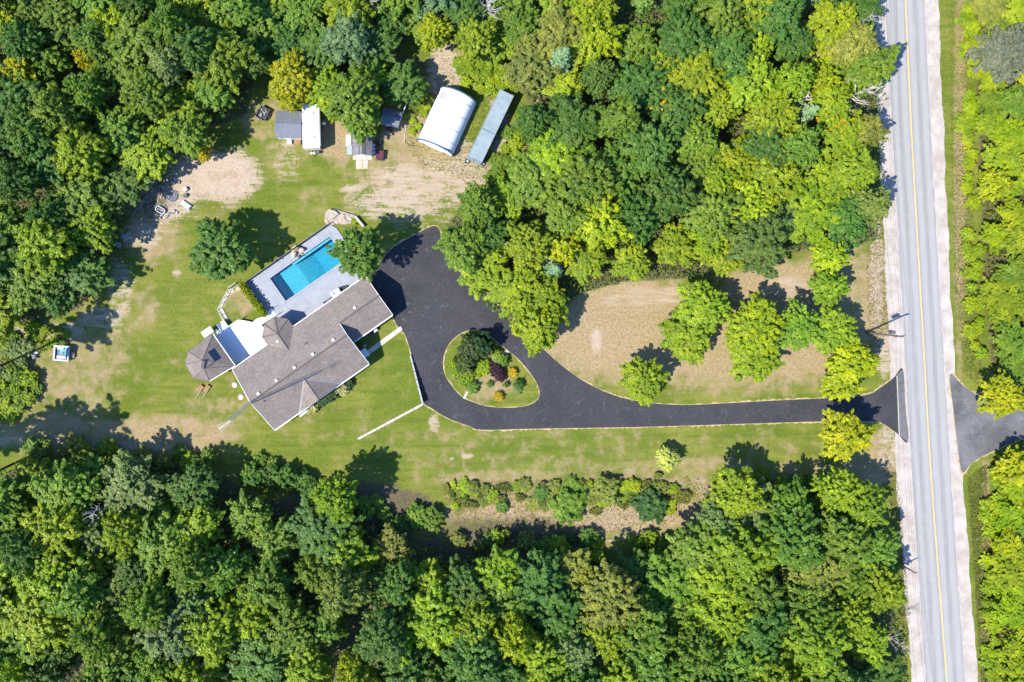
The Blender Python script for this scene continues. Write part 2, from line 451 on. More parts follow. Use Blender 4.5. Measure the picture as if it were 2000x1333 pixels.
M['bark'] = plain('grey_brown_bark', (0.13, 0.10, 0.075), (0.08, 0.06, 0.045), 5.0, 0.95, 0.1)
M['deadwood'] = plain('bleached_dead_wood', (0.46, 0.42, 0.38), (0.34, 0.30, 0.27), 5.0, 0.95, 0.1)
M['maroon'] = plain('maroon_cover', (0.09, 0.022, 0.035), (0.07, 0.018, 0.028), 2.0, 0.5)
M['blue'] = plain('blue_plastic', (0.05, 0.14, 0.32), (0.04, 0.10, 0.24), 2.0, 0.5)
M['panel'] = plain('navy_roof_shadow', (0.012, 0.020, 0.045), (0.016, 0.026, 0.055), 4.0, 0.25, 0.5, 0, 0.0)  # shadow tone for the dark sheet on the pavilion roof
M['spa'] = plain('white_spa_shell', (0.36, 0.38, 0.42), (0.28, 0.31, 0.35), 3.0, 0.4)
M['spablue'] = plain('teal_spa_bowl', (0.07, 0.29, 0.32), (0.05, 0.22, 0.26), 3.0, 0.3)
M['navy'] = plain('navy_liner', (0.012, 0.04, 0.11), (0.02, 0.06, 0.14), 3.0, 0.4)
M['red'] = plain('faded_red_paint', (0.30, 0.05, 0.05), (0.22, 0.04, 0.05), 2.0, 0.6)
M['pink'] = plain('pale_pink_plastic', (0.55, 0.36, 0.36), (0.48, 0.30, 0.30), 3.0, 0.6)
M['tarp'] = plain('brown_tarp', (0.20, 0.13, 0.09), (0.13, 0.085, 0.06), 2.0, 0.8)
M['litter'] = plain('pale_litter', (0.50, 0.47, 0.44), (0.32, 0.29, 0.26), 3.0, 0.8)
M['leaf'] = leaf_material('broad_leaf', 0.45)
M['needle'] = leaf_material('conifer_needle', 0.10)

# ---------------------------------------------------------------- outlines in photo pixels
DRIVE = [(815,456.7),(834,446),(848.8,441.6),(856,446),(861,458),(864,480),(874,505),(896,530),(925,548),(950,575),(985,610),(1022,648),(1062.6,683.5),(1097,714),(1140,745),(1187,768),(1230,781),(1280,788.5),(1338,791.5),(1410,788.5),(1518,782.5),(1626,777.5),(1692,771.6),(1720,757),(1745,738.5),(1763,721),(1768,790),(1773,863),(1752,847),(1726,829),(1704,823.6),(1603,823.6),(1550,825),(1410,829.5),(1230,834.7),(1050,837.5),(942,839.8),(916.5,832.5),(889,823),(864,811.5),(842,797),(826,785),(815,739),(803.6,693.6),(792,656.5),(781,643),(773.7,634),(764.7,612),(742,578),(718,540),(738,518),(760,490),(790,470)]
ISLAND = [(780+x/5.13, 600+y/5.13) for x, y in [(710,228),(590,280),(500,365),(450,470),(435,570),(460,690),(540,810),(630,905),(740,955),(870,995),(1050,1010),(1230,1000),(1345,962),(1400,900),(1398,820),(1355,725),(1280,620),(1180,510),(1080,430),(960,330),(875,262),(790,233)]]
SIDE_DRIVE = [(1855,732),(1878,751),(1903,768.5),(1928,781),(1960,790),(2000,801),(2060,812),(2140,818),(2140,862),(2060,856),(2000,857),(1966,869),(1922,890),(1897,905.6),(1879,923),(1870,870),(1862,800)]
F1 = [(-50,-50),(560,-50),(520,110),(490,170),(480,225),(400,250),(330,290),(290,320),(245,340),(245,440),(205,490),(190,555),(160,600),(60,630),(-50,650)]
F2 = [(560,-50),(1000,-50),(985,80),(905,80),(850,70),(800,70),(755,120),(745,200),(700,215),(650,225),(610,180),(590,110),(520,110)]
F3 = [(1000,-50),(1690,-50),(1712,190),(1705,470),(1640,490),(1560,490),(1480,520),(1330,545),(1220,550),(1130,575),(1080,620),(1010,650),(950,600),(880,505),(880,430),(930,395),(985,355),(1025,290),(1055,240),(1010,160),(985,90)]
F4 = [(-50,960),(0,925),(120,905),(300,905),(430,925),(520,985),(600,1000),(660,985),(760,1040),(880,1075),(960,1080),(1060,1100),(1160,1100),(1240,1110),(1320,1110),(1355,1050),(1400,975),(1480,965),(1600,960),(1715,975),(1745,1110),(1755,1333),(1760,1390),(-50,1390)]
F5 = [(1900,-50),(2080,-50),(2080,785),(1965,765),(1935,700),(1915,400)]
F6 = [(1985,870),(2080,870),(2080,1390),(1960,1390),(1945,1150),(1950,960)]

# ---------------------------------------------------------------- ground
def axis(lo, hi, step):
    return np.concatenate([[-900, -400, -200, -130], np.arange(lo, hi + step / 2, step), [130, 200, 400, 900]])
xs = axis(-92.0, 92.0, 0.4); ys = axis(-66.0, 66.0, 0.4)
GX, GY = np.meshgrid(xs, ys)
PX = GX / S + 1000.0; PY = 666.5 - GY / S
def blobs(lst):
    out = np.zeros_like(PX)
    for px, py, rx, ry, st in lst:
        d = np.sqrt(((PX - px) / rx) ** 2 + ((PY - py) / ry) ** 2)
        out = np.maximum(out, st * np.clip((1.35 - d) / 0.7, 0, 1))
    return out
dry = blobs([(1200,635,180,112,1.05),(1450,675,260,92,.9),(1650,600,110,140,.75),(1540,570,130,60,1.1),(1390,930,330,40,.55),(1250,880,420,50,.30),(1000,935,200,20,.6),(1150,1000,270,50,.95),(1000,880,300,60,.32),(620,830,160,60,.22),(250,740,150,70,.16),
    (110,770,120,110,.55),(175,690,90,60,.6),(150,850,200,36,.75),(330,850,150,40,.8),(440,790,80,60,.40),(300,460,60,60,.65),(270,610,50,50,.5),(340,720,90,70,.2),
    (830,330,140,70,.75),(660,270,40,55,.95),(800,265,60,55,.8),(560,300,60,40,.45),(640,395,70,35,.35),(950,740,55,45,.75),(470,590,36,30,.62),(900,880,90,40,.35),(1700,900,60,60,.75),(520,230,60,50,.5),(400,420,60,30,.3),(1875,300,14,420,.75),(1925,1120,12,300,.7)])
sand = blobs([(440,345,72,52,1.1),(385,345,60,46,1.0),(320,385,80,52,.85),(280,460,45,30,.75),(235,560,30,70,.6),(780,390,110,50,.68),(775,385,60,26,.85),(890,355,90,60,.68),(785,345,60,28,.72),(840,410,70,40,.42),(690,370,28,10,.75),(868,145,36,62,.95),(975,250,22,90,.75),(905,300,20,40,.6),
    (1165,665,11,26,.95),(848,825,12,18,.75),(912,892,13,6,.8),(882,896,6,4,.8),(1712,540,16,130,.8),(1725,690,20,60,.7),(55,862,130,12,.55),(200,620,50,30,.65),(90,645,80,18,.7),(250,872,130,10,.6),
    (1160,1005,240,34,.50),(1370,950,60,22,.55),(900,1010,90,20,.4),(1735,870,22,60,.65),(345,535,10,8,.7),(1270,580,120,22,.55),(1540,560,60,22,.6),(60,780,30,14,.55),(1090,1040,200,40,.5),(560,318,30,40,.45)])
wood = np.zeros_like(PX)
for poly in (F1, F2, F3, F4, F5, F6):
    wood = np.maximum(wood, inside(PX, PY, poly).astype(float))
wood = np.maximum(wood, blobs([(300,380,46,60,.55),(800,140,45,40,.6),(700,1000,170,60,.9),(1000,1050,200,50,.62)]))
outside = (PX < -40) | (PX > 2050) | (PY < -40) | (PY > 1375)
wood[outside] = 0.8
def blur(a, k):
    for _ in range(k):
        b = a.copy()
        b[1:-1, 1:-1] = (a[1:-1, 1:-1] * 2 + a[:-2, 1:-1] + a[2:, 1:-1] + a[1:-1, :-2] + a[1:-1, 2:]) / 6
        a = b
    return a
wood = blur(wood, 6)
# hole under the pool
HU = np.array((0.82, 0.573)); HV = np.array((0.573, -0.82))          # house axes in plan (along ridge, toward the front lawn)
POOL = [G(527.9, 544.0), G(643.0, 461.4), G(673.2, 504.6), G(559.3, 587.2)]
ny, nx = GX.shape
cxm = (GX[:-1, :-1] + GX[1:, 1:]) / 2; cym = (GY[:-1, :-1] + GY[1:, 1:]) / 2
keep = ~inside(cxm, cym, offset(POOL, 0.75))
idx = np.arange(ny * nx).reshape(ny, nx)
F = np.stack([idx[:-1, :-1], idx[:-1, 1:], idx[1:, 1:], idx[1:, :-1]], -1)[keep]
def fast_mesh(name, verts, faces, m):
    me = bpy.data.meshes.new(name)
    me.vertices.add(len(verts)); me.vertices.foreach_set('co', np.asarray(verts, np.float32).ravel())
    k = faces.shape[1]
    me.loops.add(faces.size); me.loops.foreach_set('vertex_index', faces.astype(np.int32).ravel())
    me.polygons.add(len(faces)); me.polygons.foreach_set('loop_start', np.arange(0, faces.size, k, dtype=np.int32))
    me.update(calc_edges=True)
    if m: me.materials.append(m)
    return me
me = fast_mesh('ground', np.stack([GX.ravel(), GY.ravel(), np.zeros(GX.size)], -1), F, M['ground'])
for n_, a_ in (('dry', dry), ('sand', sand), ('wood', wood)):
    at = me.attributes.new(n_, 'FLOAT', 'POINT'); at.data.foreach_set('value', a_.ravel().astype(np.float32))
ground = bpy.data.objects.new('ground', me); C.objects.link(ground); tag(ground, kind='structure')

# ---------------------------------------------------------------- road and drive
def strip(left, right, z, name, m, across=False, n=8):
    L = spline(left, n, False); Rr = spline(right, n, False)
    k = len(L); cols = 9
    vs = []; fs = []; av = []
    for i in range(k):
        for j in range(cols):
            t = j / (cols - 1)
            p = (L[i][0] * (1 - t) + Rr[i][0] * t, L[i][1] * (1 - t) + Rr[i][1] * t)
            x, y = G(*p); vs.append((x, y, z)); av.append(t)
    for i in range(k - 1):
        for j in range(cols - 1):
            a = i * cols + j
            fs.append((a, a + cols, a + cols + 1, a + 1))
    b = MB().add(vs, fs); me = b.mesh(name, m)
    if across:
        at = me.attributes.new('across', 'FLOAT', 'POINT'); at.data.foreach_set('value', np.array(av, np.float32))
    return struct(name, me, m)
YS = [-700, -60, 0, 260, 650, 950, 1333, 1400, 2100]
def edge(xs_): return list(zip(xs_, YS))
gravel_l = edge([1655, 1698, 1702, 1716, 1735, 1752, 1781, 1786, 1830])
gravel_r = edge([1792, 1828, 1832, 1843, 1861, 1882, 1910, 1915, 1960])
asph_l = edge([1690, 1724, 1728, 1741, 1764, 1781, 1807, 1811, 1855])
asph_r = edge([1768, 1802, 1806, 1819, 1841, 1859.5, 1885.6, 1890, 1934])
rg = random.Random(3)
def ragged(e, amt):
    e = spline(e, 40, False)
    return [(x + rg.uniform(-amt, amt) + 1.2 * math.sin(y * .031) + .8 * math.sin(y * .083), y) for x, y in e]
strip(ragged(gravel_l, 1.1), ragged(gravel_r, .9), 0.012, 'gravel_shoulder', M['gravel'], n=1)
strip(asph_l, asph_r, 0.030, 'road', M['road'], True)
mid_l = edge([1730.6, 1765.1, 1768.1, 1780.0, 1802.0, 1819.6, 1849.0, 1853.0, 1899.0])
strip([(x - 1.0, y) for x, y in mid_l], [(x + 1.2, y) for x, y in mid_l], 0.036, 'centre_line', M['line'])
dpoly = [G(*p) for p in spline(DRIVE, 5)]
ipoly = [G(*p) for p in spline(ISLAND, 4)]
re_ = random.Random(8)
def ragged_offset(poly, base, amt):
    """verge with an uneven outer edge"""
    fine_ = []
    for i in range(len(poly)):
        a, b_ = poly[i], poly[(i + 1) % len(poly)]
        k = max(1, int(math.hypot(b_[0] - a[0], b_[1] - a[1]) / .35))
        fine_ += [(a[0] + (b_[0] - a[0]) * j / k, a[1] + (b_[1] - a[1]) * j / k) for j in range(k)]
    o1, o2 = offset(fine_, base), offset(fine_, base + amt)
    out = []
    for p, q in zip(o1, o2):
        t = re_.random() ** 2
        out.append((p[0] + (q[0] - p[0]) * t, p[1] + (q[1] - p[1]) * t))
    return out
struct('driveway_edge', MB().prism(ragged_offset(dpoly, 0.05, .30), 0.008, 0.008, [ragged_offset(ipoly, -0.05, -.28)]), M['verge'])
struct('driveway', MB().prism(dpoly, 0.020, 0.020, [ipoly]), M['drive'])
sp = [G(*p) for p in spline(SIDE_DRIVE, 4)]
struct('side_driveway_edge', MB().prism(ragged_offset(sp, 0.05, .3), 0.016, 0.016), M['verge'])
struct('side_driveway', MB().prism(sp, 0.022, 0.022), M['apron'])
# apron strip where the drive meets the road, with a saw-cut joint
struct('driveway_apron', MB().prism([G(1752,731), G(1763.5,720), G(1773.5,864), G(1757,851)], 0.026, 0.026), M['apron'])
struct('apron_joint', MB().prism([G(1751,735), G(1752.3,734), G(1757,851), G(1755.6,850)], 0.033, 0.033), M['concrete'])

# ---------------------------------------------------------------- house
HRZ = math.atan2(HU[1], HU[0])
h0 = W(536.4, 840.0, 3.0)
def HL(px, py, z):                      # photo pixel at height z -> house-local x,y
    x, y = W(px, py, z)
    d = np.array((x - h0[0], y - h0[1]))
    return float(d @ HU), float(-(d @ HV))
PIT = 0.45; EV = 3.0
LX, WY = 17.5, 11.25                    # main block
GX1, GY0 = 24.75, 4.10                  # garage wing
RY = WY / 2; RZ = EV + RY * PIT
GRY = (WY + GY0) / 2; GRZ = EV + (WY - GRY) * PIT
house = thing('house', 'long brown-shingled bungalow with attached garage wing beside the swimming pool', 'house', (h0[0], h0[1], 0), HRZ)
def slab(b, pts, t=0.16):
    """roof face with thickness"""
    n = len(pts)
    b.add([p for p in pts] + [(p[0], p[1], p[2] - t) for p in pts],
          [tuple(range(n)), tuple(range(2 * n - 1, n - 1, -1))] + [(i, n + i, n + (i + 1) % n, (i + 1) % n) for i in range(n)])
    return b
rn = MB()
slab(rn, [(0, RY, RZ), (LX, RY, RZ), (LX, GRY, GRZ), (GX1, GRY, GRZ), (GX1, WY, EV), (0, WY, EV)][::1])
roof = part('roof', rn, M['roof'], house)
b = MB(); slab(b, [(0, 0, EV), (LX, 0, EV), (LX, RY, RZ), (0, RY, RZ)])
front_roof = part('roof', b, M['roof'], house, label='front slope of the main brown shingle roof')
b = MB(); slab(b, [(LX + .02, GY0, EV), (GX1, GY0, EV), (GX1, GRY, GRZ), (LX + .02, GRY, GRZ)])
garage_roof = part('roof', b, M['roof'], house, label='front slope of the garage wing roof')
# cross gable over the front lawn
dc, dh = 8.45, 3.85
dz = EV + dh * PIT
b = MB()
slab(b, [(dc - dh, -.03, EV + .02), (dc, -.03, dz + .02), (dc, dh, dz + .02)], 0.12)
slab(b, [(dc, -.03, dz + .02), (dc + dh, -.03, EV + .02), (dc, dh, dz + .02)], 0.12)
gable = part('gable_roof', b, M['roof'], house, label='cross gable roof facing the front lawn')
part('gable_face', MB().add([(dc - dh + .3, .15, EV - .1), (dc + dh - .3, .15, EV - .1), (dc, .15, dz - .15)], [(0, 1, 2)]), M['white'], gable)
# turret bay with a half octagon roof
tx, ty = HL(540.3, 650.0, 4.08)
a_ = 2.42; q = a_ * math.tan(R(22.5)); tz = EV + a_ * PIT
ty = WY + 0.45
b = MB(); ap = (tx, ty, tz + .02); e = EV + .02
oct_ = [(tx + a_, WY, e), (tx + a_, ty + q, e), (tx + q, ty + a_, e), (tx - q, ty + a_, e), (tx - a_, ty + q, e), (tx - a_, WY, e)]
vy = WY - a_
slab(b, [oct_[0], oct_[1], ap, (tx, vy, tz + .02)], .12)
for i in (1, 2, 3): slab(b, [oct_[i], oct_[i + 1], ap], .12)
slab(b, [oct_[4], oct_[5], (tx, vy, tz + .02), ap], .12)
turret = part('turret_roof', b, M['roof'], house, label='half octagon roof over the bay on the pool side')
def cap(b, p, q_, w=0.13, up=0.03):
    b.tube([(p[0], p[1], p[2] + up), (q_[0], q_[1], q_[2] + up)], w, 6)
def caps(parent, lst, w=0.12, up=-0.03):
    for p, q_ in lst:
        c_ = MB(); cap(c_, p, q_, w, up); part('ridge_cap', c_, M['ridge'], parent)
caps(turret, [(oct_[i], ap) for i in (1, 2, 3, 4)] + [(ap, (tx, vy, tz + .02))], .10)
caps(roof, [((0, RY, RZ), (LX, RY, RZ)), ((LX, GRY, GRZ), (GX1, GRY, GRZ))], .12)
caps(gable, [((dc, 0, dz + .02), (dc, dh, dz + .02))], .09)
# valley flashing of the gable
for sx in (-1, 1):
    c_ = MB(); c_.tube([(dc + sx * dh, 0, EV + .02), (dc, dh, dz + .03)], 0.05, 6); part('valley_flashing', c_, M['galv'], gable)
# gutters and rakes
def bar(name, p, q_, w, hgt, m, parent, dn=0.0):
    p = Vector(p); q_ = Vector(q_); d = q_ - p; L = d.length
    yaw = math.atan2(d.y, d.x); pit = math.asin(d.z / L)
    bm_ = MB().box(0, 0, -hgt / 2, L, w, hgt)
    mt = Matrix.Translation((p + q_) / 2 + Vector((0, 0, dn))) @ Matrix.Rotation(yaw, 4, 'Z') @ Matrix.Rotation(-pit, 4, 'Y')
    bm_.v = [tuple(mt @ Vector(v)) for v in bm_.v]
    return part(name, bm_, m, parent)
bar('gutter', (0, -.09, EV - .08), (LX, -.09, EV - .08), .14, .13, M['white'], front_roof)
bar('gutter', (LX + .1, GY0 - .09, EV - .08), (GX1, GY0 - .09, EV - .08), .14, .13, M['white'], garage_roof)
bar('gutter', (0, WY + .07, EV - .08), (tx - a_ - .1, WY + .07, EV - .08), .10, .13, M['white'], roof)
bar('gutter', (tx + a_ + .1, WY + .07, EV - .08), (GX1, WY + .07, EV - .08), .10, .13, M['white'], roof)
for x, y0, z0, y1, z1, pr in ((-.04, 0, EV, RY, RZ, front_roof), (-.04, RY, RZ, WY, EV, roof), (LX + .06, 0, EV, RY, RZ, front_roof), (LX + .06, RY, RZ, GRY, GRZ, roof), (GX1 + .04, GY0, EV, GRY, GRZ, garage_roof), (GX1 + .04, GRY, GRZ, WY, EV, roof)):
    bar('rake_board', (x, y0, z0), (x, y1, z1), .06, .20, M['white'], pr, -.07)
# roof vents and stacks
for px, py in ((692, 602), (650.7, 664), (611, 692), (575, 717.7), (540, 743), (505, 768.7)):
    x, y = HL(px, py, RZ - .3)
    z = EV + (WY - y) * PIT if y > RY else EV + y * PIT
    v_ = part('roof_vent', MB().box(x, y, z - .1, .30, .30, .30).box(x, y, z + .2, .36, .36, .06), M['white'], roof)
x, y = HL(542.3, 667, 3.8)
part('roof_vent', MB().box(x, y, 3.6, .30, .30, .45), M['white'], turret)
x, y = HL(598, 671, 4.6); z = EV + (WY - y) * PIT
part('vent_stack', MB().cyl(x, y, z - .1, z + .45, .07), M['black'], roof)
part('vent_stack', MB().cyl(x - .35, y + .05, z - .2, z + .35, .06), M['black'], roof)
x, y = HL(516.5, 782.5, 4.3); z = EV + y * PIT
part('vent_stack', MB().cyl(x, y, z - .1, z + .4, .07), M['black'], front_roof)
# walls
wb = MB().prism([(.4, .4), (LX - .4, .4), (LX - .4, GY0 + .4), (GX1 - .4, GY0 + .4), (GX1 - .4, WY - .4), (.4, WY - .4)], 0, EV - .14)
wall = part('wall', wb, M['brick'], house)
for vs_, fs_ in (([(.42, .4, EV - .2), (.42, WY - .4, EV - .2), (.42, RY, RZ - .25)], [(2, 1, 0)]),
                 ([(LX - .42, .4, EV - .2), (LX - .42, GRY, EV - .2), (LX - .42, GRY, GRZ - .2), (LX - .42, RY, RZ - .25)], [(0, 1, 2, 3)]),
                 ([(GX1 - .42, GY0 + .4, EV - .2), (GX1 - .42, WY - .4, EV - .2), (GX1 - .42, GRY, GRZ - .25)], [(0, 1, 2)])):
    part('gable_wall', MB().add(vs_, fs_), M['siding'], house)
k_ = (a_ - .35) / a_
part('turret_wall', MB().prism([(tx + (p[0] - tx) * k_, ty + (p[1] - ty) * k_ if p[1] > WY else WY - .41) for p in oct_], 0, EV - .1), M['siding'], house)
def window(x, y, z, w, hgt, rz, parent):
    f = part('window', MB().box(x, y, z, w, .10, hgt, rz), M['white'], parent)
    c, s_ = math.cos(rz), math.sin(rz)
    for sx in (-1, 1):
        part('pane', MB().box(x + c * sx * w * .24, y + s_ * sx * w * .24, z + .08, w * .42, .13, hgt - .16, rz), M['glass'], f)
for x in (2.2, 14.5, 16.0): window(x, .39, .9, 1.3, 1.3, 0, house)
for x in (6.6, 10.3): window(x, .39, .7, 1.8, 1.6, 0, house)
for x in (13.5, 16.5, 19.5): window(x, WY - .39, .8, 1.7, 1.4, 0, house)
window(.39, 3.5, .9, 1.2, 1.3, R(90), house); window(.39, 7.6, .9, 1.2, 1.3, R(90), house)
d_ = part('front_door', MB().box(8.45, .37, .12, 1.0, .12, 2.1), M['maroon'], house); part('handle', MB().box(8.8, .28, 1.1, .05, .08, .12), M['galv'], d_)
gd = part('garage_door', MB().box(GX1 - .39, GRY, .05, .10, 4.9, 2.3), M['white'], house)
for i in range(4): part('door_panel', MB().box(GX1 - .33, GRY, .12 + i * .56, .06, 4.7, .50), M['siding'], gd)
# entry steps
x, y = HL(591, 806.5, .4)
part('front_step', MB().box(x, y, 0, 1.35, .7, .28).box(x, y + .25, .28, 1.35, .5, .18), M['white'], house)
x, y = HL(711, 691, .3)
part('side_landing', MB().box(x, y, 0, 1.25, 1.35, .42), M['deckwhite'], house)
bar('downpipe', (LX + .02, .25, .1), (LX + .03, .25, EV - .2), .08, .08, M['white'], house)

# ---------------------------------------------------------------- gazebo wing
gz_e, gz_t = 3.3, 5.1
gpx = [(415.3,652.7),(368,687),(361.7,711.3),(378.3,739.4),(408.9,744.5),(458.6,715)]
gp = [W(p[0], p[1], gz_e) for p in gpx]
A = W(395.5, 704.5, gz_t); B = W(398.0, 720.0, gz_t)
g0 = ((A[0] + B[0]) / 2, (A[1] + B[1]) / 2)
gaz = thing('garden_pavilion', 'six-sided shingle-roofed pavilion at the far end of the white deck', 'pavilion', (g0[0], g0[1], 0))
gl = [(p[0] - g0[0], p[1] - g0[1]) for p in gp]; Al = (A[0] - g0[0], A[1] - g0[1], gz_t); Bl = (B[0] - g0[0], B[1] - g0[1], gz_t)
E3 = [(p[0], p[1], gz_e) for p in gl]
b = MB()
for f in ([E3[0], E3[1], Al], [E3[1], E3[2], Al], [E3[2], E3[3], Bl, Al], [E3[3], E3[4], Bl], [E3[4], E3[5], Bl], [E3[5], E3[0], Al, Bl]):
    slab(b, f, .12)
groof = part('roof', b, M['roof'], gaz)
caps(groof, [(E3[i], Al if i in (0, 1, 2) else Bl) for i in range(6)] + [(Al, Bl)], .07, -.035)
for i in range(6):
    p, q_ = E3[i], E3[(i + 1) % 6]
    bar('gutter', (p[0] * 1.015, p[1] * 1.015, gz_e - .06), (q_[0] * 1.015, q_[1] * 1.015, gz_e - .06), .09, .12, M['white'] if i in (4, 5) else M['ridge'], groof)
part('chimney', MB().box(.0, 0, gz_t - .35, .45, 1.2, .55, R(-8)), M['ridge'], groof)
inner = offset(gl, -.45)
part('half_wall', MB().prism(inner, 0, 1.0), M['siding'], gaz)
for i, p in enumerate(inner):
    part('post', MB().box(p[0], p[1], 0, .18, .18, gz_e + .12), M['white'], gaz)
for i in range(6):
    p, q_ = inner[i], inner[(i + 1) % 6]
    mx, my = (p[0] + q_[0]) / 2, (p[1] + q_[1]) / 2
    part('window', MB().box(mx, my, 1.02, math.hypot(q_[0] - p[0], q_[1] - p[1]) - .25, .06, 1.95, math.atan2(q_[1] - p[1], q_[0] - p[0])), M['glass'], gaz)
# dark sheet standing in for a cast shadow on the slope facing the house
n_ = (Vector(E3[0]) - Vector(E3[5])).cross(Vector(Al) - Vector(E3[5])).normalized()
if n_.z < 0: n_ = -n_
def on_plane(px, py, up=.06):
    z = 4.1
    for _ in range(4):
        x, y = W(px, py, z); x -= g0[0]; y -= g0[1]
        z = E3[5][2] - (n_.x * (x - E3[5][0]) + n_.y * (y - E3[5][1])) / n_.z + up
    return (x, y, z)
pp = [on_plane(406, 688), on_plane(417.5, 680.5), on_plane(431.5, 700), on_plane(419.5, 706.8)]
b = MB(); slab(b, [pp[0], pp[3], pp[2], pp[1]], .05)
part('shadow_sheet', b, M['panel'], groof)  # no real panel: dark sheet standing in for the cast shadow
part('shadow_line', MB().tube([on_plane(419, 706.5, .05), on_plane(404, 718.5, .08)], .035, 6), M['black'], groof)  # dark tube drawn for the thin part of that shadow

# ---------------------------------------------------------------- white upper deck
DK = 0.6
dk = [W(px, py, DK) for px, py in [(420.6,655.2),(467.5,624.6),(493,629.7),(512,637),(530,655),(520,682),(459.5,711.5)]]
d0 = dk[0]
deck = thing('upper_deck', 'blazing white raised deck between the pavilion and the house bay', 'deck', (d0[0], d0[1], 0))
dl = [(p[0] - d0[0], p[1] - d0[1]) for p in dk]
part('skirt', MB().prism(offset(dl, -.06), 0, DK - .07), M['siding'], deck)
# floor boards running along the pavilion edge, each clipped to the deck outline
def clip_band(poly, nx_, ny_, lo, hi):
    def cut(P, sgn, lim):
        out = []
        for i in range(len(P)):
            p, q_ = P[i], P[(i + 1) % len(P)]
            dp = sgn * (p[0] * nx_ + p[1] * ny_ - lim); dq = sgn * (q_[0] * nx_ + q_[1] * ny_ - lim)
            if dp >= 0: out.append(p)
            if (dp >= 0) != (dq >= 0):
                t = dp / (dp - dq); out.append((p[0] + (q_[0] - p[0]) * t, p[1] + (q_[1] - p[1]) * t))
        return out
    P = cut(list(poly), 1, lo)
    return cut(P, -1, hi) if len(P) > 2 else []
ux, uy = HU
vals = [p[0] * ux + p[1] * uy for p in dl]
t = min(vals)
while t < max(vals):
    P = clip_band(dl, ux, uy, t + .012, t + .348)
    if len(P) > 2: part('floor_board', MB().prism(P, DK - .06, DK), M['deckwhite'], deck)
    t += .36
def rail(parent, pts, hgt, m, z0=0.0, step=1.2):
    for i in range(len(pts) - 1):
        p = Vector((pts[i][0], pts[i][1])); q_ = Vector((pts[i + 1][0], pts[i + 1][1])); L = (q_ - p).length
        k = max(1, int(round(L / step)))
        for j in range(k + (1 if i == len(pts) - 2 else 0)):
            c = p.lerp(q_, j / k); part('post', MB().box(c.x, c.y, z0, .07, .07, hgt), m, parent)
        part('handrail', MB().tube([(p.x, p.y, z0 + hgt), (q_.x, q_.y, z0 + hgt)], .04, 6), m, parent)
        part('bottom_rail', MB().tube([(p.x, p.y, z0 + .12), (q_.x, q_.y, z0 + .12)], .025, 6), m, parent)
rail(deck, [dl[0], dl[1]], .95, M['white'], DK)
rail(deck, [dl[6], dl[0]], .95, M['white'], DK)
# ramp stair from the deck down to the pool
st = thing('deck_stair', 'white stair with slim black handrails from upper deck to pool patio', 'stairs', W(522, 618, .3) + (0,), HRZ)
for i in range(5):
    part('tread', MB().box(-1.2 + i * .55, 0, 0, .52, 1.15, .58 - i * .09), M['white'], st)
part('landing', MB().box(-2.1, 0, 0, 1.2, 1.15, .585), M['white'], st)
for y in (-.62, .62):
    part('handrail', MB().tube([(-2.6, y, 1.5), (-1.4, y, 1.5), (1.3, y, 1.05), (1.75, y, 1.0)], .035, 6), M['black'] if y > 0 else M['white'], st)
    for x, z in ((-2.6, 1.5), (-1.4, 1.5), (0, 1.27), (1.3, 1.05)):
        part('post', MB().box(x, y, 0, .06, .06, z), M['white'], st)
# small stair and chairs behind the deck
s2 = thing('garden_stair', 'short white garden stair beside the curved stepping-stone fence', 'stairs', W(436, 637, .3) + (0,), HRZ)
for i in range(3): part('tread', MB().box(0, -.5 + i * .5, 0, 1.3, .46, .50 - i * .15), M['white'], s2)
for x in (-.66, .66): part('side_panel', MB().box(x, 0, 0, .06, 1.5, .9), M['white'], s2)
sw = thing('garden_swing', 'pale green canopy swing seat behind the pavilion', 'swing', W(405, 649, 1.7) + (0,), HRZ)
part('canopy', MB().box(0, 0, 1.75, 1.75, 1.05, .06).box(0, .5, 1.66, 1.75, .04, .12), M['paleglass'], sw)
for x in (-.85, .85):
    for y in (-.5, .5): part('leg', MB().tube([(x, y, 0), (x, 0.0, 1.74)], .03, 6), M['white'], sw)
part('seat', MB().box(0, 0, .45, 1.4, .5, .07), M['siding'], sw); part('backrest', MB().box(0, -.26, .5, 1.4, .06, .5), M['siding'], sw)
pc = thing('garden_chair', 'small white chair between swing seat and white deck', 'chair', W(424, 647, .4) + (0,), HRZ + .6)
part('seat', MB().box(0, 0, .38, .5, .5, .06), M['white'], pc); part('backrest', MB().box(0, -.25, .44, .5, .05, .5), M['white'], pc)
for x in (-.2, .2):
    for y in (-.2, .2): part('leg', MB().box(x, y, 0, .05, .05, .38), M['white'], pc)

# ---------------------------------------------------------------- pool, patio
pd = [G(*p) for p in [(480,552),(643,439),(657,446),(724,541),(690,575),(560,690),(541,668),(530,640),(527,617),(517,613)]]
p0 = POOL[0]
PD = 0.14
patio = bpy.data.objects.new('pool_patio', MB().prism(pd, 0, PD - .02, [offset(POOL, .32)]).mesh('pool_patio', M['darkgrey'])); C.objects.link(patio); tag(patio, kind='structure')
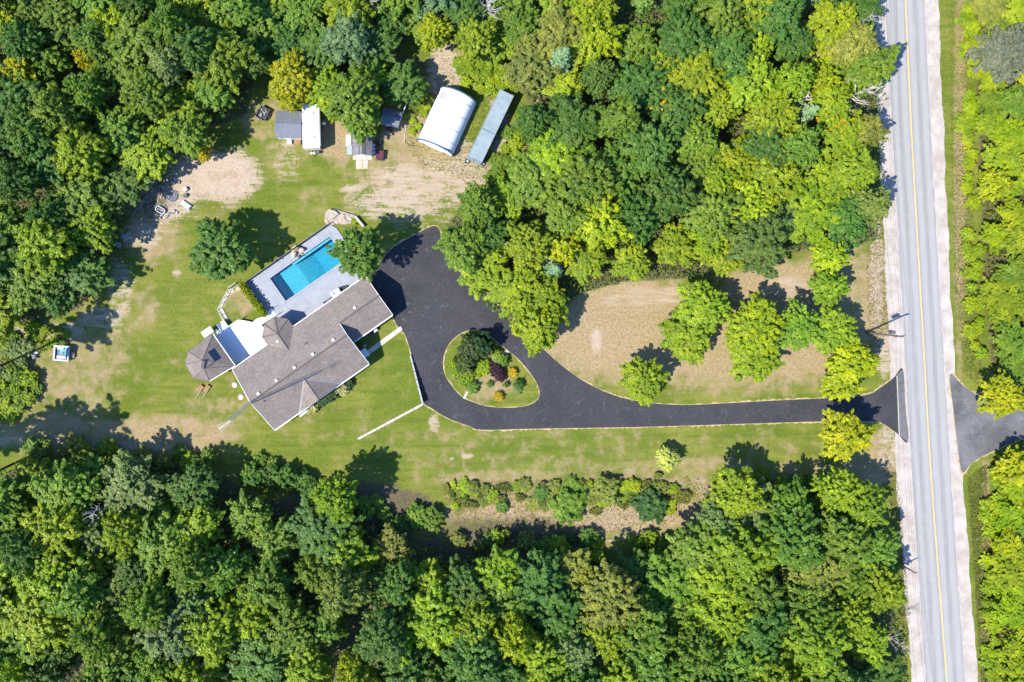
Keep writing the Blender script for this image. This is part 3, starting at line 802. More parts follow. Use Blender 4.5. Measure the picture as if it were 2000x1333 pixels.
# patio slabs laid on a grid along the pool, each its own piece
def local(p): d = np.array((p[0] - p0[0], p[1] - p0[1])); return float(d @ HU), float(-(d @ HV))
def glob(x, y): d = HU * x - HV * y; return (p0[0] + d[0], p0[1] + d[1])
PLX, PLY = local(POOL[1])[0], local(POOL[3])[1]
pdl = [local(p) for p in pd]
def clip_rect(poly, x0, x1, y0, y1):
    P = clip_band(poly, 1, 0, x0, x1)
    return clip_band(P, 0, 1, y0, y1) if len(P) > 2 else []
gx = [-5.5, -2.6, -.34, 2.6, 5.6, 8.6, PLX + .34, 14.5, 18.2, 21.5]
gy = [-9.5, -7.4, PLY - .34, .34, 2.4]
k = 0
for i in range(len(gx) - 1):
    for j in range(len(gy) - 1):
        if 2 <= i <= 5 and gy[j] >= PLY - .4 and gy[j + 1] <= .4: continue
        P = clip_rect(pdl, gx[i] + .008, gx[i + 1] - .008, gy[j] + .008, gy[j + 1] - .008)
        if len(P) > 2:
            part('patio_slab', MB().prism([glob(*q_) for q_ in P], PD - .05, PD + .003 * ((k * 7) % 3)), M['pooldeck'], patio); k += 1
pool = thing('swimming_pool', 'long rectangular blue swimming pool with entry steps at one end', 'pool', (p0[0], p0[1], 0), HRZ)
b = MB(); x0, x1, y0, y1 = 0, PLX, PLY, 0; s1 = 1.15; sh = -1.15; dp = -2.1; zt = PD - .06
b.add([(x0, y0, zt), (x0, y1, zt), (x0, y1, sh), (x0, y0, sh)], [(0, 1, 2, 3)])
b.add([(x1, y0, zt), (x1, y1, zt), (x1, y1, dp), (x1, y0, dp)], [(3, 2, 1, 0)])
xm, xn = 4.5, 7.6
for y, r_ in ((y0, 1), (y1, -1)):
    f = (0, 1, 2, 3, 4, 5)[::r_]
    b.add([(x0, y, zt), (x1, y, zt), (x1, y, dp), (xn, y, dp), (xm, y, sh), (x0, y, sh)], [f[::-1]])
b.add([(x0, y0, sh), (xm, y0, sh), (xm, y1, sh), (x0, y1, sh)], [(0, 1, 2, 3)])
b.add([(xm, y0, sh), (xn, y0, dp), (xn, y1, dp), (xm, y1, sh)], [(0, 1, 2, 3)])
b.add([(xn, y0, dp), (x1, y0, dp), (x1, y1, dp), (xn, y1, dp)], [(0, 1, 2, 3)])
basin = part('basin', b, M['basin'], pool)
for i in range(4):
    sp_ = part('step', MB().box(.33 * i + .165, (y0 + y1) / 2, sh, .326, abs(y1 - y0) - .02, .95 - i * .24), M['steptile'], pool)
    part('step_nosing', MB().box(.33 * i + .20, (y0 + y1) / 2, sh + .95 - i * .24 + .004, .20, abs(y1 - y0) - .06, .03), M['nosing'], sp_)
for (cx, cy, sx, sy) in ((PLX / 2, y0 - .17, PLX + .66, .30), (PLX / 2, y1 + .17, PLX + .66, .30), (-.17, (y0 + y1) / 2, .30, abs(y1 - y0) - .0), (PLX + .17, (y0 + y1) / 2, .30, abs(y1 - y0))):
    part('coping', MB().box(cx, cy, PD - .12, sx, sy, .15), M['pooldeck'], pool)
part('bench_ledge', MB().box(PLX / 2 + 2, -.2, -.9, PLX - 4.1, .38, .5), M['basin'], pool)
part('water', MB().box(PLX / 2, (y0 + y1) / 2, -2.3, PLX + .01, abs(y1 - y0) + .01, 2.24), M['water'], pool)
# boulder cascade on the pool's far rim
cx, cy = W(580, 493, .4)
wf = thing('rock_waterfall', 'brown and cream boulder cascade spilling over the pool edge', 'rocks', (cx, cy, PD))
rr = random.Random(4)
for i in range(16):
    r_ = rr.uniform(.22, .48)
    part('boulder', MB().rock(rr.uniform(-.75, .75), rr.uniform(-.75, .75), rr.uniform(0, .3), r_, r_ * rr.uniform(.7, 1.1), r_ * .7, i), rr.choice([M['sandstone'], M['stone'], M['stone'], M['tarp'], M['greystone']]), wf, rz=0)
# dark fence along the patio's far side
fa, fb = Vector(G(479, 553)), Vector(G(643, 438.5))
fd = (fb - fa); L = fd.length; fd.normalize()
fence = thing('patio_fence', 'low black panel fence along the lawn side of the pool patio', 'fence', (fa.x, fa.y, 0), math.atan2(fd.y, fd.x))
nf = 9
for i in range(nf):
    part('panel', MB().box((i + .5) * L / nf, 0, .08, L / nf - .12, .05, 1.12), M['black'], fence)
for i in range(nf + 1):
    part('post', MB().box(i * L / nf, 0, 0, .10, .10, 1.28), M['darkgrey'], fence)
part('top_rail', MB().box(L / 2, .05, 1.2, L, .03, .05), M['greystone'], fence)
# stone grotto north of the pool
gx_, gy_ = G(672, 428)
gro = thing('stone_grotto', 'pale stone mound with a dark cleft at the pool patio corner', 'rock mound', (gx_, gy_, 0))
def gpt(px, py): x, y = G(px, py); return (x - gx_, y - gy_)
base = [gpt(*p) for p in spline([(560+x/9.52, 390+y/9.52) for x, y in [(800,180),(740,230),(715,330),(725,440),(780,475),(860,480),(930,440),(1080,470),(1160,440),(1270,330),(1280,300),(1180,270),(1020,220),(900,185)]], 3)]
part('stone_base', MB().prism(base, 0, .30), M['sandstone'], gro)
part('upper_ledge', MB().prism([gpt(560+x/9.52, 390+y/9.52) for x, y in [(800,190),(745,240),(728,330),(760,380),(850,370),(975,275),(900,215)]], .3, .72), M['sandstone'], gro)
rr = random.Random(9)
for i, (x, y, r_) in enumerate([(740,400,.3),(790,450,.35),(850,440,.3),(1010,400,.28),(1060,360,.35),(1110,400,.3),(1180,360,.3),(1230,320,.26),(1060,300,.3),(940,430,.25),(1140,300,.28),(1180,430,.28)]):
    q_ = gpt(560 + x / 9.52, 390 + y / 9.52)
    part('boulder', MB().rock(q_[0], q_[1], .18, r_, r_ * .8, r_ * .6, 40 + i), M['sandstone'] if i % 3 else M['stone'], gro)
wl_ = bar('ledge_wall', (*gpt(694, 424), .35), (*gpt(710.5, 443.5), .35), .32, .7, M['concrete'], gro)
# patio furniture under the eave
def table(name, label, cat, px, py, rz, m):
    t_ = thing(name, label, cat, W(px, py, .8) + (PD,), rz)
    part('table_top', MB().box(0, 0, .70, 1.5, .85, .05), m, t_)
    for x in (-.65, .65):
        for y in (-.35, .35): part('leg', MB().box(x, y, 0, .06, .06, .70), m, t_)
table('patio_table', 'white patio table under the house eave by the pool', 'table', 655.5, 572.5, HRZ, M['white'])
def chair(label, px, py, rz, m, group):
    c = thing('patio_chair', label, 'chair', W(px, py, .6) + (PD,), rz, group)
    part('seat', MB().box(0, 0, .40, .50, .50, .05), m, c); part('backrest', MB().box(0, -.25, .45, .50, .05, .50), m, c)
    for x in (-.22, .22):
        for y in (-.22, .22): part('leg', MB().box(x, y, 0, .04, .04, .40), m, c)
    for x in (-.26, .26): part('armrest', MB().box(x, -.02, .62, .05, .48, .03), m, c)
chair('black patio chair, left of the white table under the eave', 649, 575.5, HRZ + 1.5, M['black'], 'chairs at the patio table')
chair('black patio chair drawn up behind the white table', 661, 566, HRZ + .3, M['black'], 'chairs at the patio table')
chair('black patio chair, right of the white table under the eave', 667, 564.5, HRZ - 1.3, M['black'], 'chairs at the patio table')
chair('black patio chair standing nearest to the garage end of the eave', 674, 562, HRZ - .5, M['black'], 'chairs at the patio table')
ch = thing('sun_lounger', 'dark low lounger on the patio close to the house gutter', 'lounger', W(642, 587.5, .4) + (PD,), HRZ)
part('seat', MB().box(.2, 0, .28, 1.2, .55, .06), M['darkgrey'], ch); part('backrest', MB().add([(-.4, -.27, .30), (-.4, .27, .30), (-.85, .27, .72), (-.85, -.27, .72)], [(0, 1, 2, 3)]), M['darkgrey'], ch)
for x in (-.3, .7):
    for y in (-.24, .24): part('leg', MB().box(x, y, 0, .05, .05, .28), M['darkgrey'], ch)

# curved garden fence with stepping stones
q0 = G(455, 600)
gf = thing('garden_fence', 'thin grey angled fence round the small dry garden by the pool', 'fence', (q0[0], q0[1], 0))
fpts = [(x - q0[0], y - q0[1]) for x, y in [G(474.5,555.5), G(445,570), G(427,604), G(439,628)]]
rail(gf, fpts, .9, M['galv'], 0, .9)
sq = [(470,561.5),(464,563.5),(451.5,568),(445,575.5),(441.5,580.5),(438.5,586),(436,591),(434,596),(431.5,601.5),(433,606.5),(436,611),(438.8,615.2),(441.5,619.2),(444.5,623)]
nm = ['first', 'second', 'third', 'fourth', 'fifth', 'sixth', 'seventh', 'eighth', 'ninth', 'tenth', 'eleventh', 'twelfth', 'thirteenth', 'fourteenth', 'fifteenth', 'sixteenth', 'seventeenth', 'eighteenth', 'nineteenth', 'twentieth', 'twenty-first', 'twenty-second', 'twenty-third', 'twenty-fourth', 'twenty-fifth', 'twenty-sixth', 'twenty-seventh', 'twenty-eighth', 'twenty-ninth', 'thirtieth', 'thirty-first', 'thirty-second'] + ['thirty-' + w for w in ('third', 'fourth', 'fifth', 'sixth', 'seventh', 'eighth', 'ninth')] + ['fortieth'] + ['forty-' + w for w in ('first', 'second', 'third', 'fourth', 'fifth', 'sixth', 'seventh', 'eighth', 'ninth')]
path = struct('stepping_stone_path', MB().prism([G(*p) for p in [(474,558),(446,572),(430,604),(444,627),(449,624),(436,604),(450,577),(475,564)]], .006, .006), M['verge'])
for i, (x, y) in enumerate(sq):
    X, Y = G(x, y)
    big_ = 1.9 if i == 2 else 1.0
    part('stepping_stone', MB().box(0, 0, 0, .42 * big_, .34 * (1 + .5 * (big_ - 1)), .07), M['concrete'], path, (X, Y, .01), HRZ + .3 * math.sin(i * 2.1))
gate = thing('garden_gate', 'open grey gate leaf at the top of the angled garden fence', 'gate', G(447, 563) + (0,), HRZ)
part('frame', MB().box(.7, 0, .1, 1.5, .05, .06).box(.7, 0, .85, 1.5, .05, .06).box(0, 0, 0, .07, .07, .95).box(1.43, 0, .1, .05, .05, .8), M['galv'], gate)
for i in range(8): part('bar', MB().box(.17 + i * .16, 0, .16, .025, .025, .69), M['galv'], gate)

# ---------------------------------------------------------------- paths, walls on the front lawn
walk = struct('front_walk', MB().prism([G(*p) for p in [(716,684.5),(783.5,636.5),(787,645.5),(722,693)]], .004, .004), M['verge'])
def lerp(a, b, t): return (a[0] + (b[0] - a[0]) * t, a[1] + (b[1] - a[1]) * t)
for t0, t1 in ((0, .30), (.32, .42), (.44, .60), (.61, .80), (.815, 1.0)):
    A0, A1 = (717, 685), (782.5, 637.5); B0, B1 = (722, 692), (786, 644.5)
    part('slab', MB().prism([G(*lerp(A0, A1, t0)), G(*lerp(A0, A1, t1)), G(*lerp(B0, B1, t1)), G(*lerp(B0, B1, t0))], .0, .06), M['concrete'], walk)
wa = thing('retaining_wall', 'slim concrete retaining wall between front lawn and driveway', 'wall', G(802, 693) + (0,))
def wpt(px, py): x, y = G(px, py); return (x - wa.location.x, y - wa.location.y)
top_a, top_b = (801.5, 694), (825.5, 787)
for i in range(6):
    a1, b1 = lerp(top_a, top_b, i / 6 + .004), lerp(top_a, top_b, (i + 1) / 6 - .004)
    hh = .40 + .15 * i
    part('wall_block', MB().prism([wpt(a1[0] - 1.6, a1[1] + .4), wpt(a1[0] + 1.2, a1[1] - .3), wpt(b1[0] + 1.2, b1[1] - .3), wpt(b1[0] - 1.6, b1[1] + .4)], 0, hh), M['greywall'], wa)
lw = thing('lawn_edging', 'straight pale concrete kerb crossing the front lawn to the wall corner', 'kerb', G(699, 858) + (0,))
def lpt(px, py): x, y = G(px, py); return (x - lw.location.x, y - lw.location.y)
for i in range(7):
    a1, b1 = lerp((699, 857.5), (826, 789.5), i / 7 + .003), lerp((699, 857.5), (826, 789.5), (i + 1) / 7 - .003)
    part('kerb_stone', MB().prism([lpt(a1[0] - .9, a1[1] - 1.8), lpt(a1[0] + .9, a1[1] + 1.8), lpt(b1[0] + .9, b1[1] + 1.8), lpt(b1[0] - .9, b1[1] - 1.8)], 0, .16), M['concrete'], lw)
ac = thing('cooling_unit', 'grey box air conditioner against the garage front wall', 'air conditioner', W(726.5, 649, .7) + (0,), HRZ)
part('casing', MB().box(0, 0, 0, .85, .7, .75), M['darkgrey'], ac); part('fan_grille', MB().cyl(0, 0, .75, .79, .28, None, 14), M['black'], ac); 
bx_ = thing('storage_bin', 'small white lidded bin at the lit end of the shaded entry', 'bin', W(732.8, 645, .7) + (0,), HRZ)
part('bin', MB().box(0, 0, 0, .55, .5, .7), M['white'], bx_); part('lid', MB().box(0, 0, .7, .60, .55, .07), M['white'], bx_)
pl_ = thing('planter', 'round grey planter pot in the shaded entry court', 'planter', W(709, 672, .3) + (0,))
part('pot', MB().cyl(0, 0, 0, .45, .22, .32, 14), M['greystone'], pl_); part('soil', MB().cyl(0, 0, .43, .455, .29, None, 14), M['bark'], pl_)
gs = thing('garden_statue', 'pale stone garden ornament on the shaded entry lawn', 'ornament', W(712, 675, .3) + (0,))
part('base', MB().box(0, 0, 0, .5, .4, .15), M['concrete'], gs); part('figure', MB().tube([(0, 0, .15), (0, 0, .4), (.05, .02, .6), (.05, .02, .75)], [.18, .15, .09, .11], 8), M['concrete'], gs)
for lab, px, py in (('upper of two white round lids on the lawn beside the house', 458.5, 752.3), ('lower of two white round lids on the lawn beside the house', 470.8, 776)):
    o = thing('septic_lid', lab, 'lid', G(px, py) + (0,), 0, 'round white lids on the lawn')
    part('riser', MB().cyl(0, 0, 0, .12, .40, None, 20), M['concrete'], o); part('cover', MB().cyl(0, 0, .12, .18, .37, .34, 20), M['white'], o)
for lab, px, py, rz in (('left of two brown wooden garden benches lying on the lawn', 388.5, 763, ang(-45, 60)), ('right of two brown wooden garden benches, nearer to the house', 401.5, 763, ang(-40, 55))):
    o = thing('wooden_board', lab, 'bench', G(px, py) + (0,), rz, 'brown benches on the side lawn')
    for j in range(3): part('plank', MB().box(-.45, -.24 + j * .24, .30, 1.1, .22, .05), M['wood'], o)
    for x in (-.9, -.05):
        part('leg', MB().box(x, 0, 0, .08, .6, .30), M['wood'], o)
    part('handle', MB().tube([(.1, .3, .3), (1.25, .3, .06)], .035, 6), M['concrete'], o)

# ---------------------------------------------------------------- antenna tower and poles
tb = W(488.7, 787.2, 5.5)
tb = (tb[0] - HU[0] * .28, tb[1] - HU[1] * .28)
tow = thing('antenna_tower', 'tall grey lattice antenna mast standing at the house gable', 'antenna mast', (tb[0], tb[1], 0), HRZ)
TH = 19.2
legs = [(.24 * math.cos(R(90 + 120 * i)), .24 * math.sin(R(90 + 120 * i))) for i in range(3)]
for x, y in legs: part('leg', MB().tube([(x, y, 0), (x, y, TH - 1), (x * .3, y * .3, TH)], .036, 6), M['galv'], tow)
nb = 40
for i in range(nb):
    b = MB()
    for j in range(3):
        p, q_ = legs[j], legs[(j + 1) % 3]
        z0 = i * (TH - 1) / nb; z1 = (i + 1) * (TH - 1) / nb
        b.tube([(p[0], p[1], z0), (q_[0], q_[1], z1)], .018, 4)
    part('brace', b, M['galv'], tow)
part('mast', MB().tube([(0, 0, TH - .6), (0, 0, 21.8)], .03, 6), M['galv'], tow)
hd = MB().tube([(-.9, 0, 21.6), (.9, 0, 21.6)], .025, 5)
for i in range(7): hd.tube([(-.85 + i * .28, -.55 + i * .05, 21.6), (-.85 + i * .28, .55 - i * .05, 21.6)], .015, 4)
part('antenna_head', hd, M['white'], tow)
def pole(label, px, py, hgt, group, full):
    o = thing('utility_pole', label, 'utility pole', G(px, py) + (0,), 0, group)
    part('shaft', MB().tube([(0, 0, 0), (0, 0, hgt)], [.17, .11], 10), M['polewood'], o)
    if full:
        part('cross_arm', MB().box(0, 0, hgt - .9, 1.7, .10, .12, R(10)), M['polewood'], o)
        tr = part('transformer', MB().cyl(-.05, .48, hgt - 3.0, hgt - 2.0, .28, None, 14).cyl(-.05, .48, hgt - 2.0, hgt - 1.85, .2, .08, 14), M['darkgrey'], o)
        part('bushing', MB().cyl(-.05, .42, hgt - 1.85, hgt - 1.6, .04, None, 6), M['galv'], tr)
        for x in (-.75, 0, .75): part('insulator', MB().cyl(x, x * .17, hgt - .78 if x else hgt, hgt - .5 if x else hgt + .22, .06, .05, 8), M['galv'], o)
    return o
PH = 8.8
pole('tall wooden utility pole with transformer and cross arm beside the road', 1691.4, 649.5, PH, None, True)
sp_ = thing('roadside_post', 'short dark wooden post on the lower road verge by the wood', 'post', G(1761, 1104) + (0,), R(15))
part('shaft', MB().tube([(0, 0, 0), (0, 0, 3.2)], [.12, .09], 8), M['polewood'], sp_); part('marker_arm', MB().box(.1, 0, 3.1, .6, .05, .10), M['polewood'], sp_)
pb = G(1691.4, 649.5)
ra = math.atan2(683, -43 + 0)        # road direction
for i, (lab, dx, dz_) in enumerate((('roadside power line wire on the side away from the road', -.75, -.5), ('middle power line wire over the roadside pole top', 0, .2), ('roadside power line wire on the side next to the road', .75, -.5))):
    pts = []
    for k in range(-20, 21):
        s_ = k / 20
        py = 650 + s_ * 720
        x, y = G(1691.4 + s_ * (48 if s_ > 0 else 36), py)
        sag = 1.3 * (1 - (2 * abs(s_) - 1) ** 2)
        pts.append((x + dx - pb[0], y - pb[1], PH + dz_ - sag))
    single('overhead_wire', lab, 'wire', MB().tube(pts, .014, 4, False), M['black'], (pb[0], pb[1], 0), 0, 'power line wires along the road')

# ---------------------------------------------------------------- arched shelter
q_ = [G(859.9, 174), G(815, 274), G(884, 306)]
ax = Vector((q_[0][0] - q_[1][0], q_[0][1] - q_[1][1])); SL = ax.length; ax.normalize()
sw_ = 6.05; sh_ = 3.5
mc = ((q_[1][0] + q_[2][0]) / 2, (q_[1][1] + q_[2][1]) / 2)
sh_o = thing('arched_shelter', 'white fabric arched storage shelter with dark blue end trims', 'shelter', (mc[0], mc[1], 0), math.atan2(ax.y, ax.x))
na, nl = 20, 26
def arch(t): 
    a = math.pi * t
    return (-math.cos(a) * sw_ / 2, math.sin(a) ** .85 * sh_)
b = MB(); vs = []; fs = []
for i in range(nl + 1):
    sag = -.03 if i % 2 else 0.0
    for j in range(na + 1):
        y, z = arch(j / na); k = 1 + sag / sh_
        vs.append((i * SL / nl, y * k, z * k))
for i in range(nl):
    for j in range(na):
        a = i * (na + 1) + j; fs.append((a, a + na + 1, a + na + 2, a + 1))
b.add(vs, [f[::-1] for f in fs])
cover = part('fabric_cover', b, M['fabric'], sh_o, smooth=True)
for x in (-.02, SL + .02):
    part('end_trim', MB().tube([(x, arch(j / na)[0] * 1.01, arch(j / na)[1] * 1.01) for j in range(na + 1)], .13, 6), M['trim'], sh_o)
    part('end_wall', MB().add([(x, arch(j / na)[0], arch(j / na)[1]) for j in range(na + 1)], [tuple(range(na + 1)) if x > 0 else tuple(range(na, -1, -1))]), M['fabric'], sh_o)
for y in (-sw_ / 2, sw_ / 2): part('base_rail', MB().box(SL / 2, y, 0, SL, .14, .22), M['trim'], sh_o)
for k_ in (.14, .36, .62, .86):
    part('fabric_seam', MB().tube([(SL * k_, arch(j / na)[0] * 1.004, arch(j / na)[1] * 1.004) for j in range(na + 1)], .035, 4), M['galv'], cover)
pv = []
for xx in (.78, .92):
    for tt in (.66, .74, .82): pv.append((SL * xx, arch(tt)[0] * 1.012, arch(tt)[1] * 1.012))
part('fabric_patch', MB().add(pv, [(0, 1, 4, 3), (1, 2, 5, 4)]), M['greywall'], cover)
part('roll_door', MB().box(-.10, 0, .02, .06, 3.0, 2.5), M['white'], sh_o)

# ---------------------------------------------------------------- shipping container
cz = 2.6
ct = [W(976.9, 174.0, cz), W(1004.5, 185.0, cz), W(941, 319, cz), W(914, 305.5, cz)]
ca = Vector((ct[0][0] - ct[3][0], ct[0][1] - ct[3][1])); CL = ca.length; ca.normalize()
CW = (Vector(ct[0]) - Vector(ct[1])).length
mid = ((ct[3][0] + ct[2][0]) / 2, (ct[3][1] + ct[2][1]) / 2)
con = thing('shipping_container', 'long pale blue steel container with ribbed roof beside the arched shelter', 'container', (mid[0], mid[1], 0), math.atan2(ca.y, ca.x))
b = MB(); vs = []; k = 0; x = .08
prof = []
while x < CL - .08:
    prof += [(x, 0), (x + .15, 0), (x + .18, -.07), (x + .30, -.07)]; x += .33
prof = [(min(p[0], CL - .08), p[1]) for p in prof]
for p in prof: vs += [(p[0], -CW / 2 + .07, cz + p[1]), (p[0], CW / 2 - .07, cz + p[1])]
b.add(vs, [(2 * i, 2 * i + 2, 2 * i + 3, 2 * i + 1) for i in range(len(prof) - 1)])
croof = part('ribbed_roof', b, M['container'], con)
part('seam', MB().box(CL * .42, 0, cz - .02, .22, CW - .1, .035), M['containerside'], croof)
for y in (-CW / 2 + .03, CW / 2 - .03):
    part('top_rail', MB().box(CL / 2, y, cz - .1, CL, .07, .12), M['container'], con)
    part('bottom_rail', MB().box(CL / 2, y, .12, CL, .07, .16), M['containerside'], con)
for s_ in (-1, 1):
    vs = []; x = .1; pr = []
    while x < CL - .1: pr += [(x, 0), (x + .09, 0), (x + .13, .035), (x + .22, .035)]; x += .27
    for p in pr: vs += [(min(p[0], CL - .08), s_ * (CW / 2 - .06 + p[1]), .27), (min(p[0], CL - .08), s_ * (CW / 2 - .06 + p[1]), cz - .1)]
    part('side_wall', MB().add(vs, [(2 * i, 2 * i + 2, 2 * i + 3, 2 * i + 1) for i in range(len(pr) - 1)]), M['containerside'], con)
part('end_wall', MB().box(CL - .03, 0, .25, .06, CW - .12, cz - .3), M['containerside'], con)
for y in (-CW / 4, CW / 4):
    d_ = part('door', MB().box(-.0, y, .25, .06, CW / 2 - .08, cz - .32), M['container'], con)
    part('lock_bar', MB().tube([(-.07, y + .2, .3), (-.07, y + .2, cz - .15)], .025, 6), M['galv'], d_)
part('floor', MB().box(CL / 2, 0, .14, CL - .1, CW - .1, .1), M['wood'], con)
for x in (.1, CL - .1):
    for y in (-CW / 2 + .06, CW / 2 - .06):
        part('corner_post', MB().box(x, y, 0.0, .16, .14, cz + .01), M['container'], con)
def wheel(parent, x, y, z, r_, w_, ax_='y'):
    d = Vector((0, 1, 0)) if ax_ == 'y' else Vector((1, 0, 0)) if ax_ == 'x' else Vector((0, 0, 1))
    c = Vector((x, y, z))
    ty_ = part('wheel', MB().tube([c - d * w_ / 2, c - d * w_ * .3, c + d * w_ * .3, c + d * w_ / 2], [r_ * .9, r_, r_, r_ * .9], 16), M['rubber'], parent)
    part('rim', MB().tube([c - d * w_ * .53, c + d * w_ * .53], r_ * .55, 12), M['galv'], ty_)
def tyre(label, px, py, r_, group):
    o = thing('tyre', label, 'tyre', G(px, py) + (0,), 0, group)
    b = MB()
    n, m_ = 18, 8
    vs = [((r_ - .12 + .11 * math.cos(2 * math.pi * j / m_)) * math.cos(2 * math.pi * i / n), (r_ - .12 + .11 * math.cos(2 * math.pi * j / m_)) * math.sin(2 * math.pi * i / n), .12 + .11 * math.sin(2 * math.pi * j / m_)) for i in range(n) for j in range(m_)]
    b.add(vs, [(i * m_ + j, ((i + 1) % n) * m_ + j, ((i + 1) % n) * m_ + (j + 1) % m_, i * m_ + (j + 1) % m_) for i in range(n) for j in range(m_)])
    part('tread', b, M['rubber'], o); part('rim', MB().cyl(0, 0, .05, .17, r_ * .5, None, 14), M['galv'], o)
tyre('old tyre at the left corner of the container doors', 913, 315.5, .40, 'tyres by the container')
tyre('old tyre at the right corner of the container doors', 944, 320.5, .38, 'tyres by the container')

# ---------------------------------------------------------------- sheds
def shed(name, label, cpx, cpy, w, d, ev, pitch, ridge_axis, rz, roofm, wallm, over=.2):
    """w along local x, d along local y"""
    o = thing(name, label, 'shed', W(cpx, cpy, ev + .3) + (0,), rz)
    hw, hd_ = w / 2, d / 2
    if ridge_axis == 'x':
        z = ev + hd_ * pitch
        f1 = [(-hw, -hd_, ev), (hw, -hd_, ev), (hw, 0, z), (-hw, 0, z)]; f2 = [(-hw, 0, z), (hw, 0, z), (hw, hd_, ev), (-hw, hd_, ev)]
        gab = [[(-hw + over, -hd_ + over, ev - .05), (-hw + over, hd_ - over, ev - .05), (-hw + over, 0, z - .15)], [(hw - over, -hd_ + over, ev - .05), (hw - over, hd_ - over, ev - .05), (hw - over, 0, z - .15)]]
        rc = ((-hw, 0, z), (hw, 0, z))
    else:
        z = ev + hw * pitch
        f1 = [(-hw, -hd_, ev), (0, -hd_, z), (0, hd_, z), (-hw, hd_, ev)]; f2 = [(0, -hd_, z), (hw, -hd_, ev), (hw, hd_, ev), (0, hd_, z)]
        gab = [[(-hw + over, -hd_ + over, ev - .05), (hw - over, -hd_ + over, ev - .05), (0, -hd_ + over, z - .15)], [(-hw + over, hd_ - over, ev - .05), (hw - over, hd_ - over, ev - .05), (0, hd_ - over, z - .15)]]
        rc = ((0, -hd_, z), (0, hd_, z))
    for f in (f1, f2):
        b = MB(); slab(b, f, .09); r_ = part('roof', b, roofm, o)
    c_ = MB(); cap(c_, rc[0], rc[1], .06, -.01); part('ridge_cap', c_, roofm, r_)
    part('wall', MB().box(0, 0, 0, w - 2 * over, d - 2 * over, ev - .04), wallm, o)
    for g_ in gab: part('gable_wall', MB().add(g_, [(0, 1, 2)]), wallm, o)
    dr = part('door', MB().box(0, -hd_ + over - .02, .05, .9, .05, 1.9), M['white'], o); part('handle', MB().box(.35, -hd_ + over - .07, 1.0, .04, .06, .12), M['black'], dr)
    window(-w * .28, -hd_ + over - .02, 1.0, .7, .7, 0, o)
    return o
sA = shed('garden_shed', 'square blue-grey shingled shed beside the white camper roof', 563.5, 243.0, 4.05, 4.15, 2.3, .42, 'x', R(-2), M['roof_grey'], M['white'], .22)
sB = shed('garden_shed', 'weathered grey shed with slab patio and barrels alongside', 707.6, 279.5, 3.05, 3.75, 2.3, .55, 'y', 0, M['roof_old'], M['white'], .15)
sC = shed('garden_shed', 'small tilted grey shed half under the big maple behind the shelter', 764.0, 228.5, 2.9, 2.35, 2.1, .45, 'x', R(-14), M['roof_grey'], M['siding'], .12)
for x in (-.45, .42): part('roof_strip', MB().add([(x - .12, -1.88, 2.3 + (1.525 - abs(x - .12)) * .55 + .03), (x + .12, -1.88, 2.3 + (1.525 - abs(x + .12)) * .55 + .03), (x + .12, 1.88, 2.3 + (1.525 - abs(x + .12)) * .55 + .03), (x - .12, 1.88, 2.3 + (1.525 - abs(x - .12)) * .55 + .03)], [(0, 1, 2, 3)]), M['ridge'], sB)
# slab patio in front of the weathered shed
sp0 = struct('shed_patio', MB().prism([G(*p) for p in [(689,305),(727,305),(727,313),(719,313),(719,331),(696,331),(696,313),(689,313)]], .005, .005), M['verge'])
for px, py, w_, h_ in ((692.6,309,.5,.5),(701,309.5,.95,.62),(713,309.5,.80,.62),(722.5,309,.55,.5),(701,318.5,.95,.72),(713.5,318.5,.80,.72),(701,326.5,.9,.45),(713.5,326.5,.7,.45)):
    part('slab', MB().box(0, 0, 0, w_, h_, .06), M['stone'], sp0, G(px, py) + (.006,))
o = thing('camper_trailer', 'white-roofed camper trailer parked against the square shed', 'camper', W(606.8, 246.5, 2.9) + (0,), R(1.5))
RW, RL = 2.55, 6.7
part('body', MB().box(0, 0, .45, RW - .06, RL - .1, 2.3), M['siding'], o)
rf = part('roof', MB().box(0, 0, 2.75, RW, RL, .12).box(0, 0, 2.87, RW - .3, RL - .3, .04), M['rvroof'], o)
for x, y, w_ in ((.2, 1.9, .38), (-.75, 1.6, .30), (.1, .25, .36), (.25, -1.75, .36), (.75, 2.6, .30)): part('roof_hatch', MB().box(x, y, 2.9, w_, w_, .16).box(x, y, 3.06, w_ + .06, w_ + .06, .05), M['white'], rf)
part('vent_slot', MB().box(.2, -RL / 2 + .42, 2.9, 1.15, .13, .05), M['black'], rf)
part('awning_tube', MB().tube([(RW / 2 + .10, -RL / 2 + .3, 2.7), (RW / 2 + .10, RL / 2 - .4, 2.7)], .09, 8), M['galv'], o)
part('satellite_dish', MB().box(RW / 2 + .65, .55, 1.8, .42, .42, .05).tube([(RW / 2, .55, 1.6), (RW / 2 + .6, .55, 1.8)], .03, 6), M['white'], o)
for y in (-1.2, 1.4):
    w2 = part('window', MB().box(RW / 2 - .02, y, 1.4, .05, 1.1, .7), M['white'], o); part('pane', MB().box(RW / 2 + .01, y, 1.46, .04, .98, .58), M['glass'], w2)
for y in (-.4, .45):
    for x in (-RW / 2 + .15, RW / 2 - .15): wheel(o, x, y, .35, .35, .22, 'x')
part('tow_bar', MB().tube([(-.55, -RL / 2, .45), (0, -RL / 2 - 1.1, .45), (.55, -RL / 2, .45)], .06, 6), M['black'], o)
for x in (-.22, .22): part('gas_bottle', MB().tube([(x, -RL / 2 - .45, .45), (x, -RL / 2 - .45, .95), (x, -RL / 2 - .45, 1.08)], [.19, .19, .06], 12), M['white'], o)
part('battery_box', MB().box(.72, -RL / 2 - .35, .45, .5, .4, .35), M['darkgrey'], o)
co_ = thing('cool_box', 'white cool box in front of the square shed', 'cool box', W(565, 278, .4) + (0,))
